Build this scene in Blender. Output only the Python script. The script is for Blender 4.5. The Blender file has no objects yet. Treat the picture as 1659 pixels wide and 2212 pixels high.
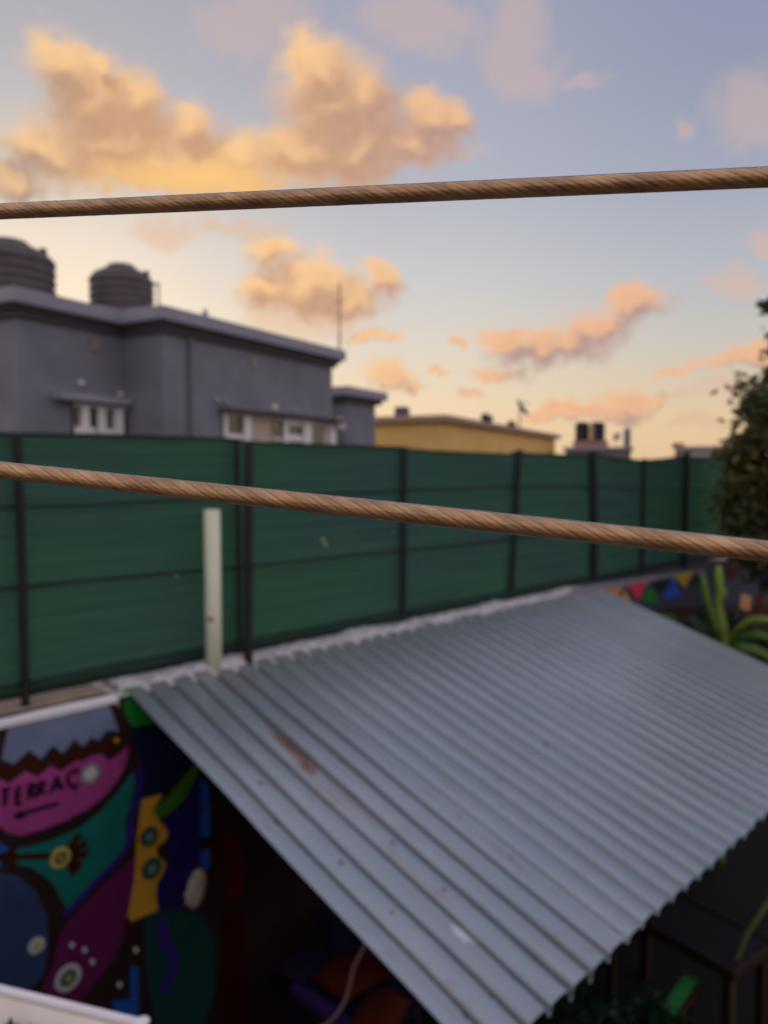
import bpy, math, random
from math import sin, cos, pi, radians, sqrt, atan, atan2, asin
from mathutils import Vector, Matrix, noise
random.seed(7)
sc = bpy.context.scene
col = sc.collection
R = radians

# ------------------------------------------------------------------ camera
PITCH = atan((1106 - 1015) / 1659.0)
cam_d = bpy.data.cameras.new('camera'); cam = bpy.data.objects.new('camera', cam_d); col.objects.link(cam)
cam.location = (0, 0, 0); cam.rotation_euler = (pi / 2 - PITCH, 0, 0)
cam_d.sensor_width = 36; cam_d.lens = 27.0
cam_d.clip_start = 0.02; cam_d.clip_end = 2000
cam_d.dof.use_dof = True; cam_d.dof.focus_distance = 0.262; cam_d.dof.aperture_fstop = 11.0
cam_d.dof.aperture_blades = 0
sc.camera = cam
sc.view_settings.view_transform = 'Standard'; sc.view_settings.look = 'None'
sc.view_settings.exposure = 0; sc.view_settings.gamma = 1
sc.cycles.use_denoising = True
sc.cycles.max_bounces = 6; sc.cycles.transparent_max_bounces = 16

def lin(c):
    c = c / 255.0
    return c / 12.92 if c <= .04045 else ((c + .055) / 1.055) ** 2.4
def srgb(r, g, b): return (lin(r), lin(g), lin(b), 1)

# direction of a photo point (photo laid out 1659 x 2212), scaled so that its Y is 1
def ray(x, y):
    dx = (x - 829.5) / 1659; dy = -(y - 1106) / 1659
    d = Vector((dx, cos(PITCH) + dy * sin(PITCH), -sin(PITCH) + dy * cos(PITCH)))
    return d / d.y
def atY(x, y, Y): return ray(x, y) * Y
def onZ(x, y, z):
    d = ray(x, y); return d * (z / d.z)

# ------------------------------------------------------------------ world
world = bpy.data.worlds.new('World'); sc.world = world; world.use_nodes = True
nt = world.node_tree; N = nt.nodes; L = nt.links; N.clear()
SUN_AZ, SUN_EL = R(-22), R(4)

def build_world():
    out = N.new('ShaderNodeOutputWorld'); bg = N.new('ShaderNodeBackground'); L.new(bg.outputs[0], out.inputs[0])
    tc = N.new('ShaderNodeTexCoord')
    def m(op, a, b=None, c=None, clamp=False, tree=nt):
        n = tree.nodes.new('ShaderNodeMath'); n.operation = op; n.use_clamp = clamp
        for i, v in enumerate((a, b, c)):
            if v is None: continue
            if isinstance(v, (int, float)): n.inputs[i].default_value = v
            else: tree.links.new(v, n.inputs[i])
        return n.outputs[0]
    def smooth(v, a, b):
        n = N.new('ShaderNodeMapRange'); n.interpolation_type = 'SMOOTHSTEP'
        L.new(v, n.inputs[0]); n.inputs[1].default_value = a; n.inputs[2].default_value = b
        return n.outputs[0]
    def ramp(v, stops):
        n = N.new('ShaderNodeValToRGB'); L.new(v, n.inputs[0]); cr = n.color_ramp
        cr.elements[0].position = stops[0][0]; cr.elements[0].color = srgb(*stops[0][1])
        cr.elements[1].position = stops[-1][0]; cr.elements[1].color = srgb(*stops[-1][1])
        for p, c in stops[1:-1]:
            e = cr.elements.new(p); e.color = srgb(*c)
        return n.outputs[0]
    def mix(f, a, b):
        n = N.new('ShaderNodeMix'); n.data_type = 'RGBA'
        if isinstance(f, (int, float)): n.inputs[0].default_value = f
        else: L.new(f, n.inputs[0])
        for i, v in ((6, a), (7, b)):
            if isinstance(v, tuple): n.inputs[i].default_value = v
            else: L.new(v, n.inputs[i])
        return n.outputs[2]
    sep = N.new('ShaderNodeSeparateXYZ'); L.new(tc.outputs['Generated'], sep.inputs[0])
    az = m('ARCTAN2', sep.outputs[0], sep.outputs[1]); el = m('ARCSINE', sep.outputs[2])
    eln = m('DIVIDE', el, pi / 2)
    q = 1 / 90
    left = ramp(eln, [(0, (250, 212, 158)), (5 * q, (251, 222, 178)), (10 * q, (252, 233, 204)), (15 * q, (240, 225, 209)),
                      (20 * q, (214, 205, 200)), (26 * q, (188, 185, 191)), (32 * q, (172, 171, 182)), (60 * q, (160, 163, 182)), (1, (160, 164, 184))])
    mid = ramp(eln, [(0, (240, 203, 162)), (5 * q, (240, 216, 184)), (9 * q, (226, 215, 202)), (14 * q, (207, 206, 208)),
                     (20 * q, (184, 187, 200)), (26 * q, (173, 176, 193)), (32 * q, (165, 168, 188)), (60 * q, (158, 162, 182)), (1, (160, 164, 184))])
    right = ramp(eln, [(0, (232, 196, 155)), (4 * q, (230, 202, 166)), (8 * q, (210, 201, 188)), (13 * q, (188, 191, 199)),
                       (19 * q, (168, 173, 191)), (26 * q, (152, 158, 182)), (32 * q, (143, 150, 178)), (60 * q, (150, 157, 180)), (1, (160, 164, 184))])
    back = ramp(eln, [(0, (205, 178, 168)), (8 * q, (212, 190, 180)), (25 * q, (192, 185, 190)), (1, (160, 164, 184))])
    base = mix(smooth(az, R(0), R(-24)), mid, left)
    base = mix(smooth(az, R(2), R(26)), base, right)
    base = mix(smooth(m('ABSOLUTE', az), R(45), R(120)), base, back)
    sky = N.new('ShaderNodeTexSky'); sky.sky_type = 'NISHITA'; sky.sun_disc = False
    sky.sun_elevation = SUN_EL; sky.sun_rotation = SUN_AZ
    skys = N.new('ShaderNodeVectorMath'); skys.operation = 'SCALE'; skys.inputs[3].default_value = 0.12
    L.new(sky.outputs[0], skys.inputs[0])
    base = mix(0.10, base, skys.outputs[0])

    # cloud banks: lobes at compass bearings and heights, with ragged edges
    comb = N.new('ShaderNodeCombineXYZ'); L.new(az, comb.inputs[0]); L.new(el, comb.inputs[1])
    def nz(scale, detail, rough=.55):
        n = N.new('ShaderNodeTexNoise'); n.noise_dimensions = '3D'
        n.inputs['Scale'].default_value = scale; n.inputs['Detail'].default_value = detail; n.inputs['Roughness'].default_value = rough
        L.new(tc.outputs['Generated'], n.inputs['Vector']); return n
    w1 = nz(9, 3); w2 = nz(34, 4, .6)
    def warp(p, n, amt):
        s = N.new('ShaderNodeVectorMath'); s.operation = 'SUBTRACT'; L.new(n.outputs['Color'], s.inputs[0]); s.inputs[1].default_value = (.5, .5, .5)
        k = N.new('ShaderNodeVectorMath'); k.operation = 'MULTIPLY_ADD'; L.new(s.outputs[0], k.inputs[0]); k.inputs[1].default_value = (amt, amt, 0); L.new(p, k.inputs[2])
        return k.outputs[0]
    p = warp(warp(comb.outputs[0], w1, .085), w2, .030)

    def polar(x, y):
        d = ray(x, y).normalized(); return atan2(d.x, d.y), asin(d.z)
    def group(name, blobs):
        g = bpy.data.node_groups.new(name, 'ShaderNodeTree')
        g.interface.new_socket('P', in_out='INPUT', socket_type='NodeSocketVector')
        g.interface.new_socket('D', in_out='OUTPUT', socket_type='NodeSocketFloat')
        gi = g.nodes.new('NodeGroupInput'); go = g.nodes.new('NodeGroupOutput'); cur = None
        for b in blobs:
            (a, e) = polar(b[0], b[1]); ra = b[2] / 1659.0 * .92; re = b[3] / 1659.0 * .92
            v = g.nodes.new('ShaderNodeVectorMath'); v.operation = 'MULTIPLY_ADD'; g.links.new(gi.outputs[0], v.inputs[0])
            v.inputs[1].default_value = (1 / ra, 1 / re, 0); v.inputs[2].default_value = (-a / ra, -e / re, 0)
            l = g.nodes.new('ShaderNodeVectorMath'); l.operation = 'LENGTH'; g.links.new(v.outputs[0], l.inputs[0])
            if cur is None: cur = l.outputs['Value']
            else: cur = m('SMOOTH_MIN', cur, l.outputs['Value'], .6, tree=g)
        g.links.new(cur, go.inputs[0]); return g
    solid = group('cloud_banks', [
        (150, 130, 70, 55), (205, 190, 95, 85), (285, 205, 65, 60), (235, 290, 160, 85), (95, 320, 120, 60), (405, 275, 75, 60),
        (350, 345, 220, 70), (520, 345, 100, 45), (20, 385, 70, 45), (215, 110, 25, 25),
        (690, 165, 95, 60), (715, 235, 115, 90), (800, 225, 65, 85), (650, 330, 150, 75), (770, 320, 150, 85), (930, 265, 95, 70),
        (880, 335, 100, 45), (985, 245, 50, 42), (430, 395, 260, 40),
        (585, 565, 65, 38), (590, 640, 95, 45), (680, 625, 90, 55), (745, 655, 95, 42), (822, 605, 52, 42),
        (800, 740, 42, 20), (850, 748, 30, 12), (845, 825, 68, 30), (895, 845, 30, 14),
        (1385, 650, 72, 46), (1290, 700, 90, 42), (1200, 745, 130, 42), (1105, 720, 55, 28), (1085, 803, 75, 20), (1018, 730, 20, 17),
        (1350, 855, 80, 24), (1265, 882, 115, 22), (1180, 897, 60, 15), (1010, 850, 38, 12), (950, 820, 22, 8),
        (1645, 780, 110, 24), (1655, 750, 55, 22), (1455, 803, 50, 12), (1560, 790, 60, 14)])
    faint = group('cloud_veils', [
        (1650, 255, 95, 80), (1655, 262, 85, 70), (900, 45, 140, 55), (1110, 70, 90, 90), (1150, 160, 75, 50), (1260, 180, 60, 16), (560, 60, 170, 60), (620, 190, 80, 40),
        (1575, 600, 55, 36), (1650, 520, 60, 24), (1550, 835, 45, 16), (1465, 855, 70, 13), (1500, 915, 70, 14), (1490, 290, 22, 32),
        (350, 500, 80, 26), (500, 500, 120, 24), (560, 520, 60, 40), (640, 700, 130, 40), (740, 700, 70, 40), (1000, 330, 60, 16)])
    def ev(g, pp):
        n = N.new('ShaderNodeGroup'); n.node_tree = g; L.new(pp, n.inputs[0]); return n.outputs[0]
    d1 = ev(solid, p)
    up = N.new('ShaderNodeVectorMath'); up.operation = 'ADD'; L.new(p, up.inputs[0]); up.inputs[1].default_value = (-.009, .020, 0)
    d1u = ev(solid, up.outputs[0])
    d2 = ev(faint, p)
    fine = nz(70, 5, .6)
    fz = m('MULTIPLY_ADD', fine.outputs[0], .75, -.375)
    dd = m('ADD', d1, fz)
    cover = m('MULTIPLY', smooth(dd, 1.30, .44), .97)
    cover2 = m('MULTIPLY', smooth(m('ADD', d2, fz), 1.25, .4), .5)
    toplit = smooth(m('ADD', m('SUBTRACT', d1u, d1), m('MULTIPLY', fz, .35)), -.12, .68)
    thin = smooth(dd, .1, 1.0)
    lit = m('ADD', m('MULTIPLY_ADD', toplit, .86, m('MULTIPLY', m('SUBTRACT', w2.outputs[0], .5), .30)), m('MULTIPLY', thin, .26), clamp=True)
    # ragged cloud outside the part of the sky the lobes describe
    rn = nz(3.2, 6, .6)
    far = m('MAXIMUM', smooth(m('ABSOLUTE', az), R(33), R(50)), smooth(el, R(36), R(48)))
    cover3 = m('MULTIPLY', m('MULTIPLY', smooth(rn.outputs[0], .52, .66), far), .6)
    warm = smooth(az, R(14), R(-10))
    c_l = mix(warm, srgb(240, 186, 146), srgb(253, 206, 150))
    c_l = mix(smooth(m('ADD', az, m('MULTIPLY', el, .5)), R(-13), R(-21)), c_l, srgb(214, 178, 146))
    c_d = mix(warm, srgb(170, 144, 142), srgb(202, 156, 124))
    c_d = mix(smooth(az, R(-19), R(-27)), c_d, srgb(158, 140, 132))
    ccol = mix(lit, c_d, c_l)
    low = smooth(m('ADD', el, m('MULTIPLY', w1.outputs[0], .06)), R(5), R(15))
    veil = mix(warm, srgb(222, 182, 160), srgb(236, 190, 142))
    veil_hi = mix(smooth(el, R(13), R(24)), veil, srgb(206, 180, 172))
    # brighter where the low sun shines through the cloud base
    a0, e0 = polar(420, 392)
    gv = N.new('ShaderNodeVectorMath'); gv.operation = 'MULTIPLY_ADD'; L.new(p, gv.inputs[0])
    gv.inputs[1].default_value = (1 / .13, 1 / .026, 0); gv.inputs[2].default_value = (-a0 / .13, -e0 / .026, 0)
    gl = N.new('ShaderNodeVectorMath'); gl.operation = 'LENGTH'; L.new(gv.outputs[0], gl.inputs[0])
    ccol = mix(m('MULTIPLY', smooth(gl.outputs['Value'], 1.5, .2), .9), ccol, srgb(255, 203, 128))
    res = mix(cover2, base, veil_hi)
    res = mix(cover, res, ccol)
    res = mix(cover3, res, srgb(185, 165, 170))
    # the open sky overhead and behind is brighter than the dusk side in view
    bo = N.new('ShaderNodeVectorMath'); bo.operation = 'SCALE'; L.new(res, bo.inputs[0]); L.new(m('MULTIPLY_ADD', far, .75, 1.0), bo.inputs[3]); res = bo.outputs[0]
    # ground colour below the horizon
    res = mix(smooth(el, R(-.5), R(-3)), res, srgb(70, 66, 62))
    L.new(res, bg.inputs[0]); bg.inputs[1].default_value = 1.0
build_world()
world.cycles.sampling_method = 'MANUAL'; world.cycles.sample_map_resolution = 512

# ------------------------------------------------------------------ sun, low behind the grey house
sd = bpy.data.lights.new('sun', 'SUN'); so = bpy.data.objects.new('sun', sd); col.objects.link(so)
sd.energy = 1.5; sd.angle = R(3); sd.color = (1.0, .62, .34)
sdir = Vector((sin(SUN_AZ) * cos(SUN_EL), cos(SUN_AZ) * cos(SUN_EL), sin(SUN_EL)))
so.rotation_euler = sdir.to_track_quat('Z', 'Y').to_euler()

# ------------------------------------------------------------------ materials
def mat(name, c, rough=.8, metal=0, var=.15, scale=6, bump=0, bscale=40, c2=None, c2scale=3, c2thr=(.5, .65), stretch=None, spec=.3):
    ma = bpy.data.materials.new(name); ma.use_nodes = True
    t = ma.node_tree; b = t.nodes['Principled BSDF']
    b.inputs['Roughness'].default_value = rough; b.inputs['Metallic'].default_value = metal
    b.inputs['Specular IOR Level'].default_value = spec
    tc = t.nodes.new('ShaderNodeTexCoord'); src = tc.outputs['Object']
    if stretch:
        mp = t.nodes.new('ShaderNodeMapping'); mp.inputs['Scale'].default_value = stretch; t.links.new(src, mp.inputs[0]); src = mp.outputs[0]
    def noi(s, d=4):
        n = t.nodes.new('ShaderNodeTexNoise'); n.inputs['Scale'].default_value = s; n.inputs['Detail'].default_value = d
        t.links.new(src, n.inputs['Vector']); return n.outputs[0]
    r = t.nodes.new('ShaderNodeValToRGB'); t.links.new(noi(scale), r.inputs[0])
    r.color_ramp.elements[0].position = .3; r.color_ramp.elements[1].position = .7
    r.color_ramp.elements[0].color = (c[0] * (1 - var), c[1] * (1 - var), c[2] * (1 - var), 1)
    r.color_ramp.elements[1].color = (min(1, c[0] * (1 + var)), min(1, c[1] * (1 + var)), min(1, c[2] * (1 + var)), 1)
    cur = r.outputs[0]
    if c2:
        mr = t.nodes.new('ShaderNodeMapRange'); t.links.new(noi(c2scale, 6), mr.inputs[0]); mr.inputs[1].default_value = c2thr[0]; mr.inputs[2].default_value = c2thr[1]
        mx = t.nodes.new('ShaderNodeMix'); mx.data_type = 'RGBA'; t.links.new(mr.outputs[0], mx.inputs[0]); t.links.new(cur, mx.inputs[6])
        mx.inputs[7].default_value = (*c2[:3], 1); cur = mx.outputs[2]
    t.links.new(cur, b.inputs['Base Color'])
    if bump:
        bm = t.nodes.new('ShaderNodeBump'); bm.inputs['Strength'].default_value = bump; bm.inputs['Distance'].default_value = .01
        t.links.new(noi(bscale), bm.inputs['Height']); t.links.new(bm.outputs[0], b.inputs['Normal'])
    ma['src'] = 1
    return ma
def paint(name, r, g, b, k=1.0):
    c = srgb(r, g, b); k *= .88; return mat(name, (c[0] * k, c[1] * k, c[2] * k), .6, var=.12, scale=5, bump=.15, bscale=60, spec=.1)

# ------------------------------------------------------------------ mesh builder
class MB:
    def __init__(s): s.v = []; s.f = []; s.mi = []; s.mats = []
    def _m(s, m):
        if m not in s.mats: s.mats.append(m)
        return s.mats.index(m)
    def add(s, vs, fs, m):
        o = len(s.v); s.v += [tuple(x) for x in vs]; k = s._m(m)
        for f in fs: s.f.append(tuple(i + o for i in f)); s.mi.append(k)
    def box(s, a, b, m, M=None):
        (x0, y0, z0), (x1, y1, z1) = a, b
        vs = [Vector(p) for p in ((x0, y0, z0), (x1, y0, z0), (x1, y1, z0), (x0, y1, z0), (x0, y0, z1), (x1, y0, z1), (x1, y1, z1), (x0, y1, z1))]
        if M: vs = [M @ p for p in vs]
        s.add(vs, [(0, 3, 2, 1), (4, 5, 6, 7), (0, 1, 5, 4), (1, 2, 6, 5), (2, 3, 7, 6), (3, 0, 4, 7)], m)
    def tube(s, pts, rad, m, n=12, caps=True):
        pts = [Vector(p) for p in pts]; rs = rad if isinstance(rad, (list, tuple)) else [rad] * len(pts)
        vs = []; up = Vector((0, 0, 1)); prev = None
        for i, p in enumerate(pts):
            t = (pts[min(i + 1, len(pts) - 1)] - pts[max(i - 1, 0)]).normalized()
            if prev is None:
                a = t.cross(up)
                if a.length < .05: a = t.cross(Vector((1, 0, 0)))
                a.normalize()
            else:
                a = (prev - t * prev.dot(t)).normalized()
            prev = a; b = t.cross(a)
            for k in range(n):
                th = 2 * pi * k / n; vs.append(p + (a * cos(th) + b * sin(th)) * rs[i])
        fs = []
        for i in range(len(pts) - 1):
            for k in range(n):
                fs.append((i * n + k, i * n + (k + 1) % n, (i + 1) * n + (k + 1) % n, (i + 1) * n + k))
        if caps:
            fs.append(tuple(range(n))[::-1]); fs.append(tuple((len(pts) - 1) * n + k for k in range(n)))
        s.add(vs, fs, m)
    def lathe(s, prof, m, n=32, M=None):
        vs = []; fs = []
        for (r, z) in prof:
            for k in range(n):
                th = 2 * pi * k / n; p = Vector((r * cos(th), r * sin(th), z)); vs.append(M @ p if M else p)
        for i in range(len(prof) - 1):
            for k in range(n): fs.append((i * n + k, i * n + (k + 1) % n, (i + 1) * n + (k + 1) % n, (i + 1) * n + k))
        fs.append(tuple(range(n))[::-1]); fs.append(tuple((len(prof) - 1) * n + k for k in range(n)))
        s.add(vs, fs, m)
    def prism(s, poly, z0, z1, m):          # poly counter-clockwise in plan
        n = len(poly)
        vs = [(p[0], p[1], z0) for p in poly] + [(p[0], p[1], z1) for p in poly]
        fs = [tuple(range(n))[::-1], tuple(range(n, 2 * n))] + [(i, (i + 1) % n, n + (i + 1) % n, n + i) for i in range(n)]
        s.add(vs, fs, m)
    def build(s, name, parent=None, smooth=False, bevel=0, loc=None):
        me = bpy.data.meshes.new(name); me.from_pydata(s.v, [], s.f)
        for m_ in s.mats: me.materials.append(m_)
        me.polygons.foreach_set('material_index', s.mi)
        if smooth: me.polygons.foreach_set('use_smooth', [True] * len(me.polygons))
        me.update()
        o = bpy.data.objects.new(name, me); col.objects.link(o)
        if parent: o.parent = parent
        if bevel:
            b = o.modifiers.new('bevel', 'BEVEL'); b.width = bevel; b.segments = 2; b.limit_method = 'ANGLE'
        return o
def tag(o, label=None, cat=None, group=None, kind=None):
    if label: o['label'] = label
    if cat: o['category'] = cat
    if group: o['group'] = group
    if kind: o['kind'] = kind
    return o
def empty(name, loc, label, cat, group=None, rz=0):
    o = bpy.data.objects.new(name, None); col.objects.link(o); o.location = loc; o.rotation_euler = (0, 0, rz)
    o.empty_display_size = .1
    return tag(o, label, cat, group)
def shift(mb, loc):                        # world coordinates -> coordinates of a thing placed at loc
    mb.v = [(a - loc[0], b - loc[1], c - loc[2]) for a, b, c in mb.v]; return mb

GROUND = -4.4
# ------------------------------------------------------------------ ground
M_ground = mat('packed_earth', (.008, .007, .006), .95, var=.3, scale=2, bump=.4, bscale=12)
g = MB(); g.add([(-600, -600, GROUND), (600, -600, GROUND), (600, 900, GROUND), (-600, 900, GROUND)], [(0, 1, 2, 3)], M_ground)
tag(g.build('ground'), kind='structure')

# own terrace under and behind the camera
M_terr = mat('terrace_render', (.12, .105, .09), .9, var=.1, bump=.2)
g = MB()
g.box((-6, -6, -1.62), (6, 1.45, -1.5), M_terr); g.box((-6, 1.2, GROUND), (6, 1.4, -1.62), M_terr)
g.box((-6, 1.1, -1.5), (.3, 1.4, -.96 - .148), M_terr)
tag(g.build('terrace'), kind='structure')

# ------------------------------------------------------------------ the boundary wall frame:  x = along the wall, y = behind it, z up
C = 6.3; W0 = Vector((-C / 2, C / 2, 0)); RZ = pi / 4; q2 = sqrt(2)
def wl(x, y, n=0.0):                       # photo point -> point of the plane n behind the wall's face
    d = ray(x, y); Y = (C + n * q2) / (1 - d.x); p = d * Y
    return Vector(((p.x + p.y) / q2, n, p.z))
def to_local(p): return Vector(((p.x + p.y) / q2, (p.y - p.x - C) / q2, p.z))
def to_world(p): return Vector(((p[0] - p[1]) / q2 - C / 2, (p[0] + p[1]) / q2 + C / 2, p[2]))

M_wall = mat('dark_brown_wall_paint', srgb(38, 16, 12), .8, var=.3, scale=3, bump=.3)
M_white = mat('whitewashed_cement', (.50, .47, .46), .9, var=.12, scale=8, bump=.6, bscale=25, c2=(.33, .27, .22), c2scale=5, c2thr=(.52, .75))
M_dirt = mat('dusty_cement', (.30, .22, .17), .95, var=.2, bump=.5)
WT = -1.405                                 # wall top
wall = empty('boundary_wall', W0, 'long mural painted boundary wall carrying the green net fence, half under the tin roof', 'wall', rz=RZ)
s_slab = wl(252, 1484).x
g = MB(); g.box((-3.5, 0, GROUND), (16, .22, WT), M_wall); g.build('masonry', wall)
g = MB()                                    # white rounded coping of the mural end
N_ = 60
for i in range(N_):
    pass
pts = [(-3.5 + (s_slab + 3.5) * i / N_, 0, 0) for i in range(N_ + 1)]
vs = []; fs = []
for i, p in enumerate(pts):
    w = noise.noise(Vector((p[0] * 3, 0, 0))) * .008
    for (yy, zz) in ((-.012, WT - .022), (-.014, WT + .010 + w), (.0, WT + .020 + w), (.035, WT + .022 + w), (.05, WT + .002)):
        vs.append((p[0], yy, zz))
for i in range(N_):
    for k in range(4): fs.append((i * 5 + k, (i + 1) * 5 + k, (i + 1) * 5 + k + 1, i * 5 + k + 1))
g.add(vs, fs, mat('bright_limewash', (.72, .70, .72), .9, var=.08)); g.build('coping', wall)
g = MB(); g.box((s_slab - .9, .16, WT - .1), (s_slab + .02, .42, WT + .012), M_dirt); g.build('ledge', wall, bevel=.02)
# slab with a trowelled uneven top
s_end = wl(1300, 1270).x
nx, ny = 160, 8; vs = []; fs = []
for i in range(nx + 1):
    for j in range(ny + 1):
        x = s_slab + (s_end - s_slab) * i / nx; y = -.03 + .42 * j / ny
        z = WT + .03 + .012 * noise.noise(Vector((x * 4, y * 4, 0))) + .006 * noise.noise(Vector((x * 15, y * 15, 3)))
        if j == 0 or j == ny or i == 0: z -= .02
        vs.append((x, y, z))
for i in range(nx):
    for j in range(ny): a = i * (ny + 1) + j; fs.append((a, a + ny + 1, a + ny + 2, a + 1))
g = MB(); g.add(vs, fs, M_white)
g.add([(s_slab, -.03, WT - .05), (s_slab, -.03, WT + .015), (s_slab, .39, WT + .015), (s_slab, .39, WT - .05)], [(0, 1, 2, 3)], M_white)
g.build('cement_slab', wall, smooth=True)

# ------------------------------------------------------------------ mural
def z4(x, y): return (x / 2.977, 1468.8 + y / 2.977)
def z5(x, y): return (x / 5.053, 1486.1 + y / 5.053)
mur = MB(); layer = [0]
def patch(pts, m, conv=z4, ly=1):
    n = -.003 * ly; vs = [wl(*conv(*p), 0) for p in pts]
    vs = [(v.x, n, v.z) for v in vs]
    # orientation towards -y
    a = sum(vs[i][0] * vs[(i + 1) % len(vs)][2] - vs[(i + 1) % len(vs)][0] * vs[i][2] for i in range(len(vs)))
    if a < 0: vs = vs[::-1]
    mur.add(vs, [tuple(range(len(vs)))], m)
def brush(pts, w, m, conv=z4, ly=2, mb=None, seg=6):
    P = [Vector(wl(*conv(*p), 0)) for p in pts]
    Q = []
    for i in range(len(P) - 1):             # catmull-rom
        p0 = P[max(i - 1, 0)]; p1 = P[i]; p2 = P[i + 1]; p3 = P[min(i + 2, len(P) - 1)]
        for k in range(seg):
            t = k / seg
            Q.append(.5 * ((2 * p1) + (p2 - p0) * t + (2 * p0 - 5 * p1 + 4 * p2 - p3) * t * t + (3 * p1 - p0 - 3 * p2 + p3) * t ** 3))
    Q.append(P[-1]); vs = []; fs = []
    for i, p in enumerate(Q):
        t = (Q[min(i + 1, len(Q) - 1)] - Q[max(i - 1, 0)]).normalized(); nrm = Vector((-t.z, 0, t.x)) * w / 2
        vs += [(p.x + nrm.x, -.003 * ly, p.z + nrm.z), (p.x - nrm.x, -.003 * ly, p.z - nrm.z)]
    for i in range(len(Q) - 1): fs.append((2 * i, 2 * i + 1, 2 * i + 3, 2 * i + 2))
    (mb or mur).add(vs, fs, m)
K = 1.9
P_slate = paint('slate_blue_paint', 112, 126, 156, 1.0); P_pink = paint('pink_paint', 165, 66, 132, 1.0)
P_brown = paint('brown_paint', 62, 26, 10, 1.0); P_teal = paint('teal_paint', 28, 122, 112, .9)
P_violet = paint('violet_paint', 58, 38, 132); P_plum = paint('plum_paint', 104, 32, 90)
P_navy = paint('navy_paint', 22, 30, 62); P_yell = paint('ochre_paint', 215, 160, 55); P_green = paint('green_paint', 30, 130, 45)
P_leaf = paint('leaf_green_paint', 70, 125, 25); P_purp = paint('deep_purple_paint', 38, 26, 98); P_blue = paint('blue_paint', 40, 95, 185)
P_dgreen = paint('bottle_green_paint', 22, 70, 66); P_slate2 = paint('dull_slate_paint', 55, 72, 110); P_cream = mat('pale_plaster', (.5, .42, .36), .9, bump=.4)
P_black = paint('black_paint', 22, 10, 22); P_orange = paint('orange_paint', 170, 60, 20, .18); P_whitep = paint('white_paint', 215, 215, 225)
patch([(100, 400), (60, 560), (15, 780), (150, 830), (310, 680), (450, 775), (575, 620), (680, 715), (810, 560), (905, 640), (1000, 530), (1070, 580), (1160, 460), (1300, 475), (1235, 300), (1185, 185)], P_slate, z5)
patch([(-900, 620), (-60, 460), (-20, 560), (-60, 760), (-250, 840), (-500, 800), (-800, 900)], P_slate, z5)
patch([(-40, 860), (130, 870), (330, 740), (470, 830), (600, 690), (700, 770), (830, 640), (920, 690), (1000, 610), (1100, 640), (1290, 520), (1340, 560), (1180, 740), (1100, 680), (980, 700), (880, 770), (660, 880), (560, 800), (420, 950), (270, 860), (80, 1020)], P_brown, z5, 1)
patch([(-900, 1120), (-400, 1060), (0, 985), (90, 1045), (270, 905), (410, 970), (545, 845), (660, 905), (830, 785), (890, 800), (980, 740), (1110, 712), (1175, 795), (1290, 720), (1395, 625), (1385, 780), (1340, 900), (1250, 1050), (1120, 1190), (950, 1320), (700, 1450), (450, 1545), (230, 1605), (90, 1590), (0, 1510), (-200, 1400), (-900, 1500)], P_pink, z5, 2)
patch([(105, 1085), (230, 1060), (350, 1022), (520, 945), (640, 850), (740, 740), (850, 590), (868, 640), (840, 800), (805, 900), (805, 1070), (700, 1190), (600, 1290), (430, 1475), (390, 1400), (345, 1320), (300, 1270), (200, 1205), (105, 1180)], P_teal)
patch([(-250, 1000), (-60, 1030), (0, 1052), (62, 1088), (0, 1112), (-200, 1120)], P_blue)
patch([(-200, 1150), (0, 1160), (12, 1185), (0, 1205), (-200, 1220)], P_blue)
brush([(893, 560), (893, 700), (850, 860), (832, 1000), (800, 1095), (700, 1210), (560, 1355), (460, 1460), (425, 1520)], .042, P_violet, ly=1)
patch([(868, 1130), (862, 1300), (815, 1500), (790, 1640), (740, 1780), (640, 1900), (520, 2070), (400, 2100), (270, 1985), (350, 1800), (385, 1640), (420, 1580), (520, 1470), (700, 1280)], P_plum)
patch([(-400, 1300), (-200, 1230), (0, 1238), (110, 1255), (220, 1345), (295, 1500), (312, 1700), (280, 1890), (200, 1990), (60, 2050), (-300, 2050)], P_slate2)
patch([(912, 765), (1045, 732), (985, 830), (1005, 885), (1050, 930), (1082, 980), (1062, 1030), (1002, 1080), (1010, 1125), (1066, 1180), (1052, 1240), (1012, 1300), (1000, 1380), (1016, 1480), (845, 1552), (818, 1520), (860, 1300), (880, 1000)], P_yell)
patch([(988, 822), (1080, 750), (1180, 620), (1262, 530), (1285, 560), (1190, 760), (1070, 872), (1010, 892)], P_leaf, ly=2)
patch([(788, 60), (880, 40), (1120, 260), (845, 297), (800, 210)], P_green)
patch([(845, 305), (1060, 290), (1300, 520), (1180, 600), (1040, 728), (920, 745), (905, 520), (860, 420)], P_navy)
patch([(1275, 600), (1300, 800), (1292, 1200), (1230, 1300), (1215, 1450), (1022, 1482), (1006, 1380), (1018, 1300), (1075, 1180), (1090, 980), (1050, 900), (1190, 765)], P_purp)
patch([(1290, 640), (1345, 690), (1352, 1000), (1280, 1010)], P_blue); patch([(1285, 1105), (1350, 1080), (1335, 1235), (1278, 1180)], P_blue)
patch([(918, 1552), (1000, 1492), (1150, 1468), (1300, 1510), (1372, 1650), (1385, 2000), (1300, 2250), (1000, 2250), (940, 1900)], P_dgreen)
brush([(1035, 1530), (1050, 1650), (1112, 1790), (1095, 1900), (1040, 2010)], .075, P_violet, ly=2)
patch([(838, 1840), (888, 1840), (888, 2330), (760, 2200), (715, 2062), (838, 2050)], P_blue)
patch([(1440, 1000), (1545, 1000), (1560, 1390), (1450, 1400)], P_orange); patch([(1430, 1500), (1560, 1480), (1600, 2250), (1450, 2250)], paint('rust_red_paint', 90, 25, 14, .4))
patch([(2000, 1500), (2500, 1300), (2900, 1900), (2300, 2200)], P_navy)
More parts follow.
